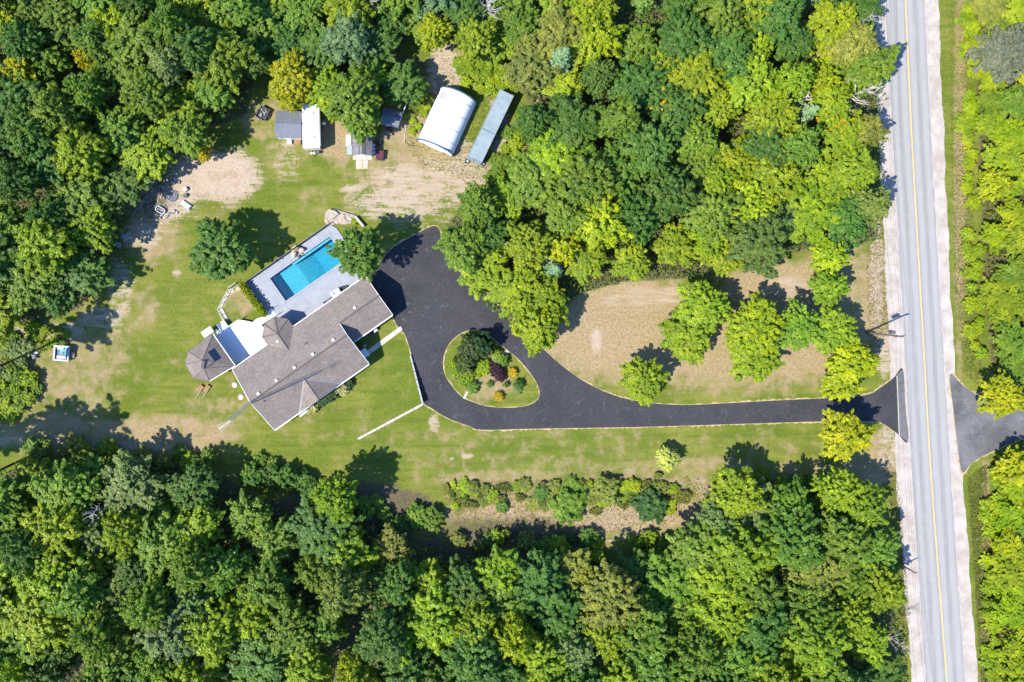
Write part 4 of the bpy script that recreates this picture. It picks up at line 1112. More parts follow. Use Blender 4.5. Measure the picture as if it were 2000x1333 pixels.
part('box', MB().box(0, 0, 0, .62, .55, .42), M['white'], co_); part('lid', MB().box(0, 0, .42, .66, .59, .08), M['white'], co_)
pa_ = thing('timber_porch', 'little brown timber step between the square shed and the camper', 'porch', W(580.5, 277, .3) + (0,))
for i in range(6): part('plank', MB().box(-.42 + i * .17, 0, .24, .15, 1.0, .04), M['wood'], pa_)
for x in (-.4, .4): part('bearer', MB().box(x, 0, 0, .1, .95, .24), M['wood'], pa_)
lb = thing('blue_tarp_bundle', 'bright blue tarp bundle wedged between shed and camper', 'tarp', W(594.5, 238, 1.2) + (0,))
part('bundle', MB().rock(0, 0, 0, .32, .8, .6, 3), M['blue'], lb); part('cord', MB().tube([(-.34, 0, .3), (0, 0, .98), (.34, 0, .3)], .03, 5), M['white'], lb)
# utility trailer with junk near the wood
ut = thing('utility_trailer', 'dark flat trailer loaded with scrap at the wood edge', 'trailer', W(513.5, 222, .6) + (0,), R(-28))
part('bed', MB().box(0, 0, .45, 1.55, 1.9, .08), M['black'], ut)
for x, y, sx, sy in ((-.76, 0, .05, 1.9), (.76, 0, .05, 1.9), (0, -.94, 1.5, .05), (0, .94, 1.5, .05)): part('side_board', MB().box(x, y, .53, sx, sy, .32), M['darkgrey'], ut)
for x in (-.9, .9): wheel(ut, x, 0, .32, .32, .2, 'x')
part('tow_bar', MB().tube([(0, -.95, .48), (0, -1.9, .45)], .05, 6), M['black'], ut)
rr = random.Random(12)
sc_ = thing('scrap_pile', 'heap of pale metal scrap lying in the dark trailer', 'scrap', W(513, 221, .7) + (.54,), R(-28))
for i in range(9): part('scrap_piece', MB().box(rr.uniform(-.5, .5), rr.uniform(-.65, .65), rr.uniform(0, .15), rr.uniform(.15, .5), rr.uniform(.06, .22), rr.uniform(.05, .2), rr.uniform(0, 3)), rr.choice([M['galv'], M['litter'], M['greystone']]), sc_)
# beside the weathered shed
for lab, py in (('topmost of three blue-lidded barrels beside the weathered shed', 284), ('middle of three blue-lidded barrels beside the weathered shed', 291.3), ('lowest of three blue-lidded barrels beside the weathered shed', 298.6)):
    br = thing('barrel', lab, 'barrel', W(729.9, py, .9) + (0,), 0, 'barrels by the weathered shed')
    part('drum', MB().tube([(0, 0, 0), (0, 0, .3), (0, 0, .32), (0, 0, .6), (0, 0, .62), (0, 0, .88)], [.27, .27, .285, .285, .27, .27], 16), M['blue'], br)
    part('lid', MB().cyl(0, 0, .88, .92, .24, None, 16), M['galv'], br)
jk = thing('garden_tools', 'cluster of dark folded chairs and tools by the barrels', 'junk', W(740, 279.5, .4) + (0,))
for i in range(7):
    a = rr.uniform(0, 6.28); x, y = rr.uniform(-.35, .35), rr.uniform(-.45, .45)
    part('tool_handle', MB().tube([(x, y, .05), (x + math.cos(a) * .5, y + math.sin(a) * .5, rr.uniform(.3, .9))], .025, 5), rr.choice([M['black'], M['galv'], M['darkgrey']]), jk)
for i in range(3): part('folded_chair', MB().box(rr.uniform(-.3, .3), rr.uniform(-.4, .4), 0.02, .5, .12, .75, rr.uniform(0, 3)), M['black'], jk)
ml = thing('maroon_cart', 'dark maroon covered cart in front of the weathered shed', 'cart', W(741.8, 303, .9) + (0,), R(-6))
part('tub', MB().box(0, 0, .25, 1.15, 1.3, .5), M['black'], ml); part('cover', MB().box(0, 0, .75, 1.22, 1.42, .10).box(0, 0, .85, 1.1, 1.3, .04), M['maroon'], ml)
for x in (-.58, .58):
    for y in (-.4, .4): wheel(ml, x, y, .2, .2, .12, 'x')
part('bumper', MB().box(0, -.78, .3, 1.1, .08, .2), M['darkgrey'], ml)
tb_ = thing('storage_box', 'grey lidded storage box on the left of the weathered shed', 'box', W(682.5, 293.5, .7) + (0,))
part('box', MB().box(0, 0, 0, .72, 1.45, .65), M['darkgrey'], tb_); part('lid', MB().box(0, 0, .65, .78, 1.5, .09), M['container'], tb_)
pw = thing('plywood_sheet', 'pale plywood sheet propped against the weathered shed wall', 'board', W(681.5, 274, .4) + (0,))
part('sheet', MB().add([(-.5, -.9, .05), (.35, -.9, .55), (.35, .9, .55), (-.5, .9, .05), (-.5, -.9, .02), (.35, -.9, .52), (.35, .9, .52), (-.5, .9, .02)], [(0, 1, 2, 3), (7, 6, 5, 4), (0, 4, 5, 1), (1, 5, 6, 2), (2, 6, 7, 3), (3, 7, 4, 0)]), M['concrete'], pw)
part('prop', MB().box(.3, 0, 0, .08, 1.2, .5), M['wood'], pw)
mw = thing('riding_mower', 'red and black garden tractor beside the small tilted shed', 'mower', W(762.5, 249, .6) + (0,), R(60))
part('bonnet', MB().box(.45, 0, .35, .7, .5, .4, 0, .85), M['red'], mw); part('seat', MB().box(-.35, 0, .55, .4, .42, .08).box(-.55, 0, .6, .08, .42, .35), M['black'], mw)
part('deck', MB().box(0, 0, .15, 1.0, .95, .16), M['red'], mw); part('steering_wheel', MB().cyl(.02, 0, .85, .88, .18, None, 14).tube([(.12, 0, .6), (.02, 0, .86)], .03, 5), M['black'], mw)
for x, r_ in ((-.45, .27), (.6, .2)):
    for y in (-.42, .42): wheel(mw, x, y, r_, r_, .18, 'y')
bt = thing('blue_bucket', 'blue bucket beside the red garden tractor', 'bucket', W(755.5, 241.5, .4) + (0,))
part('pail', MB().cyl(0, 0, 0, .42, .2, .27, 14), M['blue'], bt); part('handle', MB().tube([(-.27, 0, .42), (-.15, 0, .6), (.15, 0, .6), (.27, 0, .42)], .015, 5), M['galv'], bt)
fl = thing('slanting_pole', 'long white pole leaning out past the small tilted shed', 'pole', G(777, 247.5) + (0,))
e0 = W(798.5, 190, 2.6)
part('shaft', MB().tube([(0, 0, .1), (e0[0] - G(777, 247.5)[0], e0[1] - G(777, 247.5)[1], 2.6)], .05, 8), M['white'], fl); part('foot', MB().box(0, 0, 0, .4, .4, .18), M['concrete'], fl)
l1 = G(789.7, 275.6); l2 = G(793, 241.5)
lp = thing('lying_pipe', 'pale pipe lying on the grass left of the arched shelter', 'pipe', (l1[0], l1[1], 0))
part('pipe', MB().tube([(0, 0, .07), (l2[0] - l1[0], l2[1] - l1[1], .07)], .06, 8), M['concrete'], lp); part('end_collar', MB().tube([(0, -.1, .07), (0, .12, .07)], .08, 8), M['galv'], lp)
hp = [G(*p) for p in spline([(789.7,276),(796,281),(806,284.5),(816,285.5),(822,288)], 5, False)]
single('garden_hose', 'black hose curving from the pale pipe toward the arched shelter', 'hose', MB().tube([(p[0] - hp[0][0], p[1] - hp[0][1], .03) for p in hp], .03, 6), M['rubber'], (hp[0][0], hp[0][1], 0))

# ---------------------------------------------------------------- clutter at the left wood edge
def z3(x, y): return (250 + x / 9.52, 290 + y / 9.52)
fp = thing('fire_ring', 'large grey stone fire ring among the clutter by the wood', 'fire pit', G(*z3(820, 890)) + (0,))
rr = random.Random(21)
for k, (rad, n) in enumerate(((.80, 15), (.50, 10))):
    for i in range(n):
        a = 2 * math.pi * (i + .3 * k) / n
        part('stone', MB().rock(rad * math.cos(a), rad * math.sin(a), .02 + .0 * k, .17, .13, .20 - .05 * k, 60 + i + 20 * k), M['greystone'], fp, rz=0)
part('ash_bed', MB().cyl(0, 0, 0, .06, .62, .5, 18), M['darkgrey'], fp)
tp = thing('tarp_pile', 'brown tarp thrown over a low heap beside the dark wood', 'tarp', G(*z3(360, 610)) + (0,), R(5))
part('tarp', MB().rock(0, 0, 0, 1.15, .65, .35, 8), M['tarp'], tp)
for i in range(6): part('scrap', MB().box(rr.uniform(-.9, .9), rr.uniform(-.5, .5), .38, rr.uniform(.15, .4), rr.uniform(.1, .25), .06, rr.uniform(0, 3)), rr.choice([M['litter'], M['pink'], M['concrete']]), tp)
wc = thing('clutter_chair', 'small pale-framed chair standing alone in the shaded clutter', 'chair', G(*z3(845, 595)) + (0,), R(10))
part('seat', MB().box(0, 0, .38, .5, .45, .04), M['darkgrey'], wc); part('frame', MB().tube([(-.35, -.28, .40), (.35, -.28, .40), (.35, .28, .40), (-.35, .28, .40), (-.35, -.28, .40)], .05, 6), M['galv'], wc)
for x in (-.3, .3):
    for y in (-.24, .24): part('leg', MB().box(x, y, 0, .05, .05, .38), M['galv'], wc)
part('backrest', MB().box(0, .28, .45, .6, .05, .45), M['galv'], wc)
pk = thing('pink_crate', 'pale pink crate at the sunny edge of the clutter', 'crate', G(*z3(1075, 770)) + (0,), R(35))
part('box', MB().box(0, 0, 0, .62, .62, .5), M['pink'], pk)
for i in range(3): part('slat', MB().box(0, -.2 + i * .2, .5, .64, .14, .03), M['concrete'], pk)
pt = thing('black_pot', 'round black pot below the pink crate', 'pot', G(*z3(1075, 885)) + (0,))
part('pot', MB().tube([(0, 0, 0), (0, 0, .15), (0, 0, .40)], [.22, .33, .30], 16), M['black'], pt); part('rim', MB().cyl(0, 0, .40, .44, .33, None, 16), M['darkgrey'], pt)
wt = thing('white_sled', 'white plastic tub sled at the sunlit lower edge of clutter', 'sled', G(*z3(1085, 1060)) + (0,), R(-36))
part('hull', MB().box(0, 0, 0, 1.6, .75, .32, 0, 1.05), M['spa'], wt); part('well', MB().box(-.05, 0, .325, 1.15, .48, .02), M['paleglass'], wt)
part('runner', MB().box(.74, 0, .34, .10, .40, .05), M['black'], wt)
ot = thing('oval_tub', 'dark oval stock tub in the lower clutter', 'tub', G(*z3(615, 1150)) + (0,), R(-30))
ov = [(.78 * math.copysign(abs(math.cos(t)) ** .6, math.cos(t)), .45 * math.copysign(abs(math.sin(t)) ** .6, math.sin(t))) for t in [2 * math.pi * i / 24 for i in range(24)]]
part('shell', MB().prism(ov, 0, .5, [[(p[0] * .9, p[1] * .85) for p in ov]]), M['galv'], ot); part('floor', MB().prism([(p[0] * .9, p[1] * .85) for p in ov], .1, .18), M['darkgrey'], ot)
for i in range(4): part('scrap', MB().box(rr.uniform(-.5, .5), rr.uniform(-.2, .2), .18, .3, .12, .1, rr.uniform(0, 3)), M['litter'], ot)
ol = thing('oval_cover', 'loose dark oval lid just above the oval stock tub', 'lid', G(*z3(655, 1095)) + (0,), R(-32))
part('lid', MB().prism([(p[0] * .95, p[1] * .6) for p in ov], 0, .08), M['darkgrey'], ol); part('rim', MB().prism([(p[0] * .97, p[1] * .62) for p in ov], .0, .10, [[(p[0] * .9, p[1] * .54) for p in ov]]), M['greystone'], ol)
lg = thing('log_pile', 'small pile of pale cut logs at the wood edge', 'log pile', G(248, 461) + (0,), R(25))
for i in range(9): part('log', MB().tube([(-.7 + rr.uniform(-.1, .1), -.5 + .22 * (i % 5), .1 + .18 * (i // 5)), (.6 + rr.uniform(-.1, .2), -.5 + .22 * (i % 5) + rr.uniform(-.1, .1), .1 + .18 * (i // 5))], .10, 7), M['deadwood'], lg)
gb = thing('grey_crate', 'dark slatted crate in shade below the cut logs', 'crate', G(233, 478.5) + (0,), R(-20))
part('box', MB().box(0, 0, 0, 1.0, .8, .45), M['darkgrey'], gb)
for i in range(4): part('slat', MB().box(0, -.3 + i * .2, .45, 1.02, .11, .04), M['galv'], gb)
bc = thing('blue_drum', 'blue drum half hidden under the wood edge above clutter', 'drum', G(333, 300) + (0,))
part('drum', MB().cyl(0, 0, 0, .85, .3, None, 16), M['blue'], bc); part('lid', MB().cyl(0, 0, .85, .9, .31, None, 16), M['white'], bc)
b = MB()
for i in range(230):
    x, y = G(*z3(rr.gauss(600, 280), rr.gauss(740, 300)))
    w_ = rr.uniform(.06, .28); b.box(x, y, .0, w_, w_ * rr.uniform(.3, .9), rr.uniform(.02, .08), rr.uniform(0, 3))
tag(part('litter', b, M['litter']), 'pale scattered litter and stones on the shaded clutter ground', 'litter', kind='stuff')
bp = thing('brush_pile', 'tangled dark brush pile along the wood edge by the clutter', 'brush pile', G(272, 402) + (0,), R(60))
for i in range(34):
    a = rr.uniform(-.6, .6) + (1.57 if i % 4 == 0 else 0); l = rr.uniform(.6, 1.6); x, y, z = rr.uniform(-1.5, 1.5), rr.uniform(-.7, .7), rr.uniform(.03, .5)
    part('branch', MB().tube([(x - l / 2 * math.cos(a), y - l / 2 * math.sin(a), z), (x, y, z + rr.uniform(-.02, .12)), (x + l / 2 * math.cos(a), y + l / 2 * math.sin(a), z * rr.uniform(.5, 1.3))], [.05, .04, .015], 5), rr.choice([M['bark'], M['deadwood'], M['polewood']]), bp)
rb_ = thing('boulder_row', 'loose row of dark field stones at the clutter edge', 'rocks', G(325, 420) + (0,), R(20))
for i in range(11): part('boulder', MB().rock(-1.7 + i * .34, rr.uniform(-.35, .35), 0, rr.uniform(.14, .3), rr.uniform(.12, .25), rr.uniform(.12, .25), 200 + i), rr.choice([M['greystone'], M['stone'], M['litter']]), rb_)
# hot tub
sx_, sy_ = W(119.3, 690.5, .9)
spa = thing('hot_tub', 'white square hot tub with teal bowl standing on the side lawn', 'hot tub', (sx_, sy_, 0), R(-4))
for x, y, sx, sy in ((0, -1.1, 2.3, .1), (0, 1.1, 2.3, .1), (-1.1, 0, .1, 2.08), (1.1, 0, .1, 2.08)): part('cabinet_panel', MB().box(x, y, 0, sx, sy, .8), M['galv'], spa)
for x, y, sx, sy in ((0, -1.075, 2.4, .25), (0, 1.05, 2.4, .30), (-1.075, -.025, .25, 1.845), (1.09, -.025, .22, 1.845)): part('rim', MB().box(x, y, .8, sx, sy, .12), M['spa'], spa)
part('bowl', MB().prism([(-1.04, -1.04), (1.04, -1.04), (1.04, 1.04), (-1.04, 1.04)], .3, .58), M['spablue'], spa)
part('lounge_seat', MB().box(.0, -.62, .58, 1.4, .5, .2), M['spa'], spa); part('corner_seat', MB().box(.70, .3, .58, .5, 1.1, .16), M['spablue'], spa)
part('deep_well', MB().box(-.66, .0, .582, .5, 1.7, .03), M['navy'], spa)
part('headrest', MB().box(-.2, .72, .6, 1.0, .3, .26), M['spa'], spa)
part('dark_pillow', MB().box(.25, -.05, .6, .35, .5, .12, .4), M['darkgrey'], spa)
for x, y in ((-.6, .8), (.1, .82), (.7, .75), (.8, -.7)): part('jet', MB().cyl(x, y, .58, .64, .09, None, 8), M['darkgrey'], spa)
sst = thing('tub_step', 'small pinkish-brown wooden step beside the hot tub', 'step', W(141.5, 693.5, .3) + (0,))
for i in range(3): part('plank', MB().box(-.25 + i * .24, 0, .3, .22, .95, .04), M['pink'] if i % 2 else M['tarp'], sst)
part('frame', MB().box(0, 0, 0, .66, .9, .3), M['wood'], sst)
rk = thing('stone_heap', 'rounded heap of grey and white stones in the bushes', 'rocks', G(68, 692) + (0,))
for i in range(22):
    a = rr.uniform(0, 6.28); d = rr.uniform(0, .95)
    part('stone', MB().rock(math.cos(a) * d, math.sin(a) * d * .7, .25 * (1 - d), rr.uniform(.18, .34), rr.uniform(.15, .3), rr.uniform(.15, .3), 100 + i), rr.choice([M['greystone'], M['litter'], M['darkgrey'], M['greystone'], M['darkgrey']]), rk)

# ---------------------------------------------------------------- vegetation: prototypes
def leaf_mesh(name, P, N, size, rng, m, aspect=0.72):
    n = len(P)
    N = N / np.linalg.norm(N, axis=1, keepdims=True)
    ref = rng.normal(size=(n, 3)); T = np.cross(N, ref); T /= np.linalg.norm(T, axis=1, keepdims=True)
    B_ = np.cross(N, T)
    s = size[:, None]
    droop = N * s * 0.16
    V = np.stack([P - T * s, P + B_ * s * aspect - droop * .3, P + T * s - droop, P - B_ * s * aspect - droop * .3], 1).reshape(-1, 3)
    me = fast_mesh(name, V, np.arange(4 * n).reshape(n, 4), m)
    at = me.attributes.new('leafrnd', 'FLOAT', 'FACE'); at.data.foreach_set('value', rng.random(n).astype(np.float32))
    return me
def unit(rng, n):
    v = rng.normal(size=(n, 3)); return v / np.linalg.norm(v, axis=1, keepdims=True)
def broadleaf(name, seed, Rc, z0, z1, nc, npl, leaf, rc, lobes=7, lob=.16, zmin=-.35, m=None, top=1.0):
    """crown of leaf clumps set over an uneven dome"""
    rng = np.random.default_rng(seed)
    d = unit(rng, nc * 6); d = d[d[:, 2] > zmin]
    keep = []                                    # spread the clumps out
    for v in d:
        if not keep or (np.array(keep) @ v).max() < 1 - 2.2 / nc: keep.append(v)
        if len(keep) >= nc: break
    d = np.array(keep); n = len(d)
    th = np.arctan2(d[:, 1], d[:, 0]); ph = rng.uniform(0, 6.28, 4)
    rad = 1 + lob * np.sin(lobes * th + ph[0]) * (1 - d[:, 2] ** 2) + lob * .8 * np.sin(3 * th + ph[1]) + rng.uniform(-.28, .14, n)
    inner = rng.random(n) < .30
    rad[inner] *= rng.uniform(.60, .86, inner.sum())
    zc, rz = (z0 + z1) / 2, (z1 - z0) / 2
    sc_ = np.array([Rc * .86, Rc * .86, rz * .92])
    c = d * rad[:, None] * sc_ + np.array([0, 0, zc])
    out = d / sc_; out /= np.linalg.norm(out, axis=1, keepdims=True)
    r = rc * rng.uniform(.65, 1.25, n)
    k = np.repeat(np.arange(n), npl)
    q = unit(rng, n * npl) + out[k] * .55 + np.array([0, 0, .35 * top])
    q /= np.linalg.norm(q, axis=1, keepdims=True)
    oh = out * np.array([1, 1, .35]) + rng.normal(size=out.shape) * .25
    oh /= np.linalg.norm(oh, axis=1, keepdims=True)
    al = rng.uniform(-.9, 1.1, (n * npl, 1))
    P = c[k] + q * r[k][:, None] * rng.uniform(.5, 1.08, (n * npl, 1)) * (1 - .45 * np.abs(al)) * np.array([1, 1, .7]) + oh[k] * al * r[k][:, None] * 1.15
    Nn = q * .75 + out[k] * .3 + np.array([0, 0, .6]) + rng.normal(size=P.shape) * .45
    return leaf_mesh(name, P, Nn, leaf * rng.uniform(.65, 1.25, len(P)), rng, m or M['leaf']), c
def conifer(name, seed, Rc, z0, z1, tiers, per, leaf, m=None, dens=16):
    rng = np.random.default_rng(seed); P = []; N = []
    for t in range(tiers):
        f = t / tiers; z = z0 + (z1 - z0) * f; L = Rc * (1 - f) ** .85 * rng.uniform(.85, 1.1)
        nb_ = max(4, int(per * (1 - .6 * f)))
        for b_ in range(nb_):
            a = 2 * math.pi * (b_ + rng.uniform(-.3, .3)) / nb_ + t * .7
            l = L * rng.uniform(.8, 1.15); nn = max(4, int(dens * l / Rc))
            s_ = np.linspace(.08, 1, nn)
            for w in (-1, 0, 1):
                side = w * .22 * l * (1 - s_ * .6) + rng.normal(size=nn) * .06
                x = np.cos(a) * s_ * l - np.sin(a) * side; y = np.sin(a) * s_ * l + np.cos(a) * side
                P.append(np.stack([x, y, z - s_ * l * .28 + rng.normal(size=nn) * .08], 1))
                N.append(np.stack([np.cos(a) * .4 + rng.normal(size=nn) * .4, np.sin(a) * .4 + rng.normal(size=nn) * .4, np.full(nn, 1.)], 1))
    P = np.concatenate(P); N = np.concatenate(N)
    return leaf_mesh(name, P, N, leaf * rng.uniform(.7, 1.3, len(P)), rng, m or M['needle'], .45)
def trunk_mesh(seed, h, r, centres=None, limbs=9, zc=None):
    rr = random.Random(seed); b = MB()
    b.tube([(0, 0, -.05), (rr.uniform(-.1, .1), rr.uniform(-.1, .1), h * .35), (rr.uniform(-.2, .2), rr.uniform(-.2, .2), h * .85)], [r, r * .72, r * .22], 7)
    if centres is not None:
        idx_ = rr.sample(range(len(centres)), min(limbs, len(centres)))
        for i in idx_:
            c = centres[i]; z = h * rr.uniform(.28, .55)
            b.tube([(0, 0, z), (c[0] * .5, c[1] * .5, z + (c[2] - z) * .65), (c[0] * .92, c[1] * .92, c[2])], [r * .38, r * .24, r * .08], 5)
    return b.mesh('trunk', M['bark'])
def bare_mesh(seed, h, spread, r, m, n=26):
    rr = random.Random(seed); b = MB()
    b.tube([(0, 0, 0), (.1, .05, h * .5), (0, .1, h)], [r, r * .6, r * .1], 6)
    for i in range(n):
        z = h * rr.uniform(.35, .95); a = rr.uniform(0, 6.28); l = spread * rr.uniform(.5, 1) * (1.25 - z / h)
        p1 = Vector((math.cos(a) * l * .55, math.sin(a) * l * .55, z + l * .35)); p2 = Vector((math.cos(a + .2) * l, math.sin(a + .2) * l, z + l * .8))
        b.tube([(0, 0, z), p1, p2], [r * .34, r * .2, r * .05], 4)
        for j in range(3):
            q_ = p1.lerp(p2, rr.uniform(0, .8)); a2 = a + rr.uniform(-1.1, 1.1); l2 = l * rr.uniform(.25, .5)
            b.tube([q_, q_ + Vector((math.cos(a2) * l2, math.sin(a2) * l2, l2 * .7))], [r * .14, r * .04], 4)
    return b.mesh('branches', m)

PROTO = {}
def proto(kind, crown, centres, R_, H_, hc, r, seed):
    PROTO.setdefault(kind, []).append((crown, trunk_mesh(seed, H_, r, centres), R_, H_, hc))
for i in range(9):
    me, c = broadleaf('crown', 100 + i, 3.7, 3.6, 11.0, 330, 56, .16, .37, 5 + i % 4, .15)
    proto('maple_tree', me, c, 3.7, 11.0, 8.2, .24, i)
for i in range(6):
    me, c = broadleaf('crown', 200 + i, 3.3, 4.0, 12.0, 340, 52, .14, .34, 6 + i, .20)
    proto('ash_tree', me, c, 3.3, 12.0, 8.8, .2, 20 + i)
for i in range(3):
    me, c = broadleaf('crown', 300 + i, 2.2, 3.0, 12.0, 220, 46, .14, .32, 5, .18)
    proto('aspen_tree', me, c, 2.2, 12.0, 8.6, .15, 30 + i)
for i in range(2):
    PROTO.setdefault('spruce_tree', []).append((conifer('crown', 400 + i, 2.6, 1.0, 12.0, 26, 13, .21, M['needle'], 18), trunk_mesh(40 + i, 11.5, .2), 2.6, 12.0, 6.0))
for i in range(2):
    me, c = broadleaf('crown', 500 + i, 3.4, 14.5, 23.0, 60, 110, .26, .75, 5, .3, -.9, M['needle'])
    proto('pine_tree', me, c, 3.4, 23.0, 18.5, .26, 50 + i)
for i in range(4):
    me, c = broadleaf('crown', 600 + i, 1.0, .05, 1.5, 80, 34, .11, .17, 5, .15, -.2)
    PROTO.setdefault('shrub', []).append((me, None, 1.0, 1.5, .9))
for i in range(2):
    me, c = broadleaf('crown', 700 + i, 2.6, 1.6, 7.5, 240, 44, .155, .31, 6, .16)
    proto('young_tree', me, c, 2.6, 7.5, 5.0, .15, 60 + i)

rt = random.Random(77)
def plant(kind, px, py, r_px, col, label, cat='tree', group=None, height=None, hc=None, ground_px=False, name=None, stem=True):
    """crown centre seen at photo pixel px,py with radius r_px"""
    crown, trunk, R_, H_, HCr = rt.choice(PROTO[kind])
    zsc = (height or H_) / H_
    c_h = HCr * zsc
    x, y = (G(px, py) if ground_px else W(px, py, c_h))
    rm = r_px * S * (1 - c_h / HC)
    o = thing(name or kind, label, cat, (x, y, 0), rt.uniform(0, 6.28), group)
    c = part('foliage' if trunk is None else 'crown', crown, None, o)
    k = rm / R_
    c.scale = (k, k, zsc)
    c.color = (col[0], col[1], col[2], 1)
    if trunk is not None and stem:
        t_ = part('trunk', trunk, None, o); t_.scale = (k, k, zsc)
    return o
def jit(c, a=.12):
    f = 1 + rt.uniform(-a, a); return (c[0] * f * (1 + rt.uniform(-a, a)), c[1] * f, c[2] * f * (1 + rt.uniform(-a, a)))
DARK = (.112, .220, .032); MID = (.178, .292, .028); LIGHT = (.285, .390, .018); LIME = (.32, .42, .012); OLIVE = (.255, .295, .050); GREYG = (.215, .300, .085)
YEL = (.39, .42, .010); GOLD = (.52, .43, .010); BLUEG = (.185, .290, .120)
CN = {DARK: 'dark green', MID: 'mid green', LIGHT: 'bright green', LIME: 'lime green', OLIVE: 'olive green', GREYG: 'grey-green', YEL: 'yellow', GOLD: 'golden', BLUEG: 'blue-green'}

# ---- single trees on the lawns
def lawn(px, py, r, col, lab, h, kind='maple_tree'):
    return plant(kind, px, py, r, jit(col, .05), lab, 'tree', None, h)
lawn(700, 493, 49, (0.134, 0.244, 0.031), 'round green maple overhanging the pool patio and garage corner', 10.5)
lawn(428, 489, 60, (0.104, 0.216, 0.031), 'broad dark green maple alone on the lawn left of the pool', 8.8)
lawn(1257, 742, 43, LIGHT, 'small round green tree alone at the bend of the driveway', 6.3)
lawn(1372, 603, 52, (0.288, 0.406, 0.020), 'yellow-green tree, upper of the pair left of the dry field middle', 8.0)
lawn(1345, 655, 50, LIGHT, 'bright green tree, lower of the pair left of the dry field middle', 7.0)
lawn(1478, 640, 56, (.34, .42, .012), 'yellowish broad tree in the middle of the dry field', 7.8)
lawn(1473, 697, 48, LIGHT, 'green tree just below the yellowish broad tree in the dry field', 6.3, 'young_tree')
lawn(1562, 642, 46, (0.234, 0.368, 0.029), 'soft green ash in the roadside row right of the yellowish tree', 7.4, 'ash_tree')
lawn(1632, 646, 43, (0.270, 0.406, 0.022), 'bright green tree at the utility pole end of the row', 7.2)
lawn(1620, 562, 34, (0.252, 0.396, 0.022), 'small bright green tree standing apart at the top right of field', 6.2, 'young_tree')
lawn(1664, 706, 45, (.38, .45, .010), 'yellow-green tree just above the driveway mouth', 7.4)
lawn(1645, 748, 35, (0.396, 0.478, 0.017), 'lime green tree leaning over the driveway near the road', 6.4, 'young_tree')
lawn(1654, 852, 47, (.42, .45, .010), 'yellow round tree below the driveway mouth', 7.6)
plant('young_tree', 1305, 897, 22, (0.486, 0.540, 0.115), 'tiny pale sapling on the strip lawn below the driveway', 'tree', None, 3.2)
lawn(1050, 642, 46, (.31, .40, .012), 'yellow-green tree at the wood corner beside the driveway loop', 9.0)
lawn(905, 480, 48, MID, 'green tree at the top of the driveway beside the wood', 9.0)
lawn(570, 150, 46, (.42, .42, .012), 'golden yellow tree behind the square grey shed', 9.0)
lawn(567, 192, 25, (.38, .41, .012), 'smaller yellow tree hanging over the grey shed roof', 7.0)
lawn(690, 190, 54, MID, 'big mid green maple between the two grey sheds', 10.5)
lawn(705, 235, 38, (0.180, 0.306, 0.029), 'green maple overhanging the weathered shed', 7.5)
lawn(652, 208, 26, LIGHT, 'light green small tree right of the camper', 7.0, 'young_tree')
lawn(790, 165, 42, DARK, 'dark bushy tree in the clearing above the small tilted shed', 6.0, 'young_tree')
lawn(935, 400, 40, MID, 'green tree on the right edge of the sandy yard', 9.0)
lawn(1042, 236, 34, DARK, 'dark tree leaning over the far end of the steel container', 9.5)
lawn(365, 255, 46, (0.198, 0.314, 0.029), 'bright maple at the wood edge above the sandy patch', 9.5)
lawn(395, 300, 16, GOLD, 'small golden sapling at the top of the sandy patch', 4.0, 'young_tree')
# tall pines at the left whose shadows cross the lawn
for lab, px, py in (('tall pine beyond the left corner, nearest the hot tub', 12, 712), ('tall pine at the lower left wood edge, left of two', -45, 893), ('tall pine at the lower left wood edge, right of two', 28, 905), ('tall pine farthest out at the lower left', -150, 925)):
    plant('pine_tree', px, py, 42, (.06, .10, .03), lab, 'tree', 'tall pines at the left edge', 22.0, None, True)
# bare trees
def dead(px, py, h, spread, lab, seed, r=.19):
    o = thing('bare_tree', lab, 'tree', W(px, py, h * .4) + (0,), 0, 'leafless trees in the woods')
    part('branches', bare_mesh(seed, h, spread, r, M['deadwood']), None, o)
dead(1655, 190, 11.5, 3.4, 'pale leafless tree leaning to the upper roadside', 1, .26)
dead(1535, 207, 11.5, 2.4, 'slim leafless tree in the wood left of the larger bare one', 2)
dead(820, 1305, 12.5, 3.0, 'pale leafless tree at the middle of the bottom edge', 3)
dead(650, 1322, 12.0, 2.4, 'small leafless crown at the bottom edge, left of the other', 4)
dead(950, 25, 12.5, 3.0, 'greyish leafless tree near the top edge above the shelter', 5)
dead(1735, 1245, 10.0, 2.0, 'thin white leafless stem at the lower roadside', 6, .1)
dead(725, 18, 12.0, 2.6, 'brownish leafless crown near the top edge above the sheds', 7)
dead(1660, 55, 11.0, 2.2, 'white-stemmed leafless birch near the top roadside', 8, .1)
dead(205, 985, 12.0, 2.8, 'grey leafless crown in the lower left wood', 9)

# ---- woods: spread trees over each wood, then describe each by its place
occupied = [(1662,186,44),(1540,205,26),(820,1300,32),(650,1320,30),(725,18,36),(950,25,36),(205,985,40),(700,493,49),(428,489,60),(1050,642,46),(905,480,48),(560,160,54),(690,190,54),(705,235,38),(935,400,40),(1008,240,34),(365,255,46),(1372,603,52),(1620,562,34)]
def scatter(poly, spacing, seed, existing):
    rs = random.Random(seed); pts = []
    x0, x1 = min(p[0] for p in poly), max(p[0] for p in poly); y0, y1 = min(p[1] for p in poly), max(p[1] for p in poly)
    for _ in range(6000):
        x, y = rs.uniform(x0, x1), rs.uniform(y0, y1)
        if not inside(np.array([x]), np.array([y]), poly)[0]: continue
        if any((x - a) ** 2 + (y - b_) ** 2 < spacing ** 2 for a, b_ in pts): continue
        if any((x - a) ** 2 + (y - b_) ** 2 < (r_ * .95) ** 2 for a, b_, r_ in existing): continue
        pts.append((x, y))
    return pts
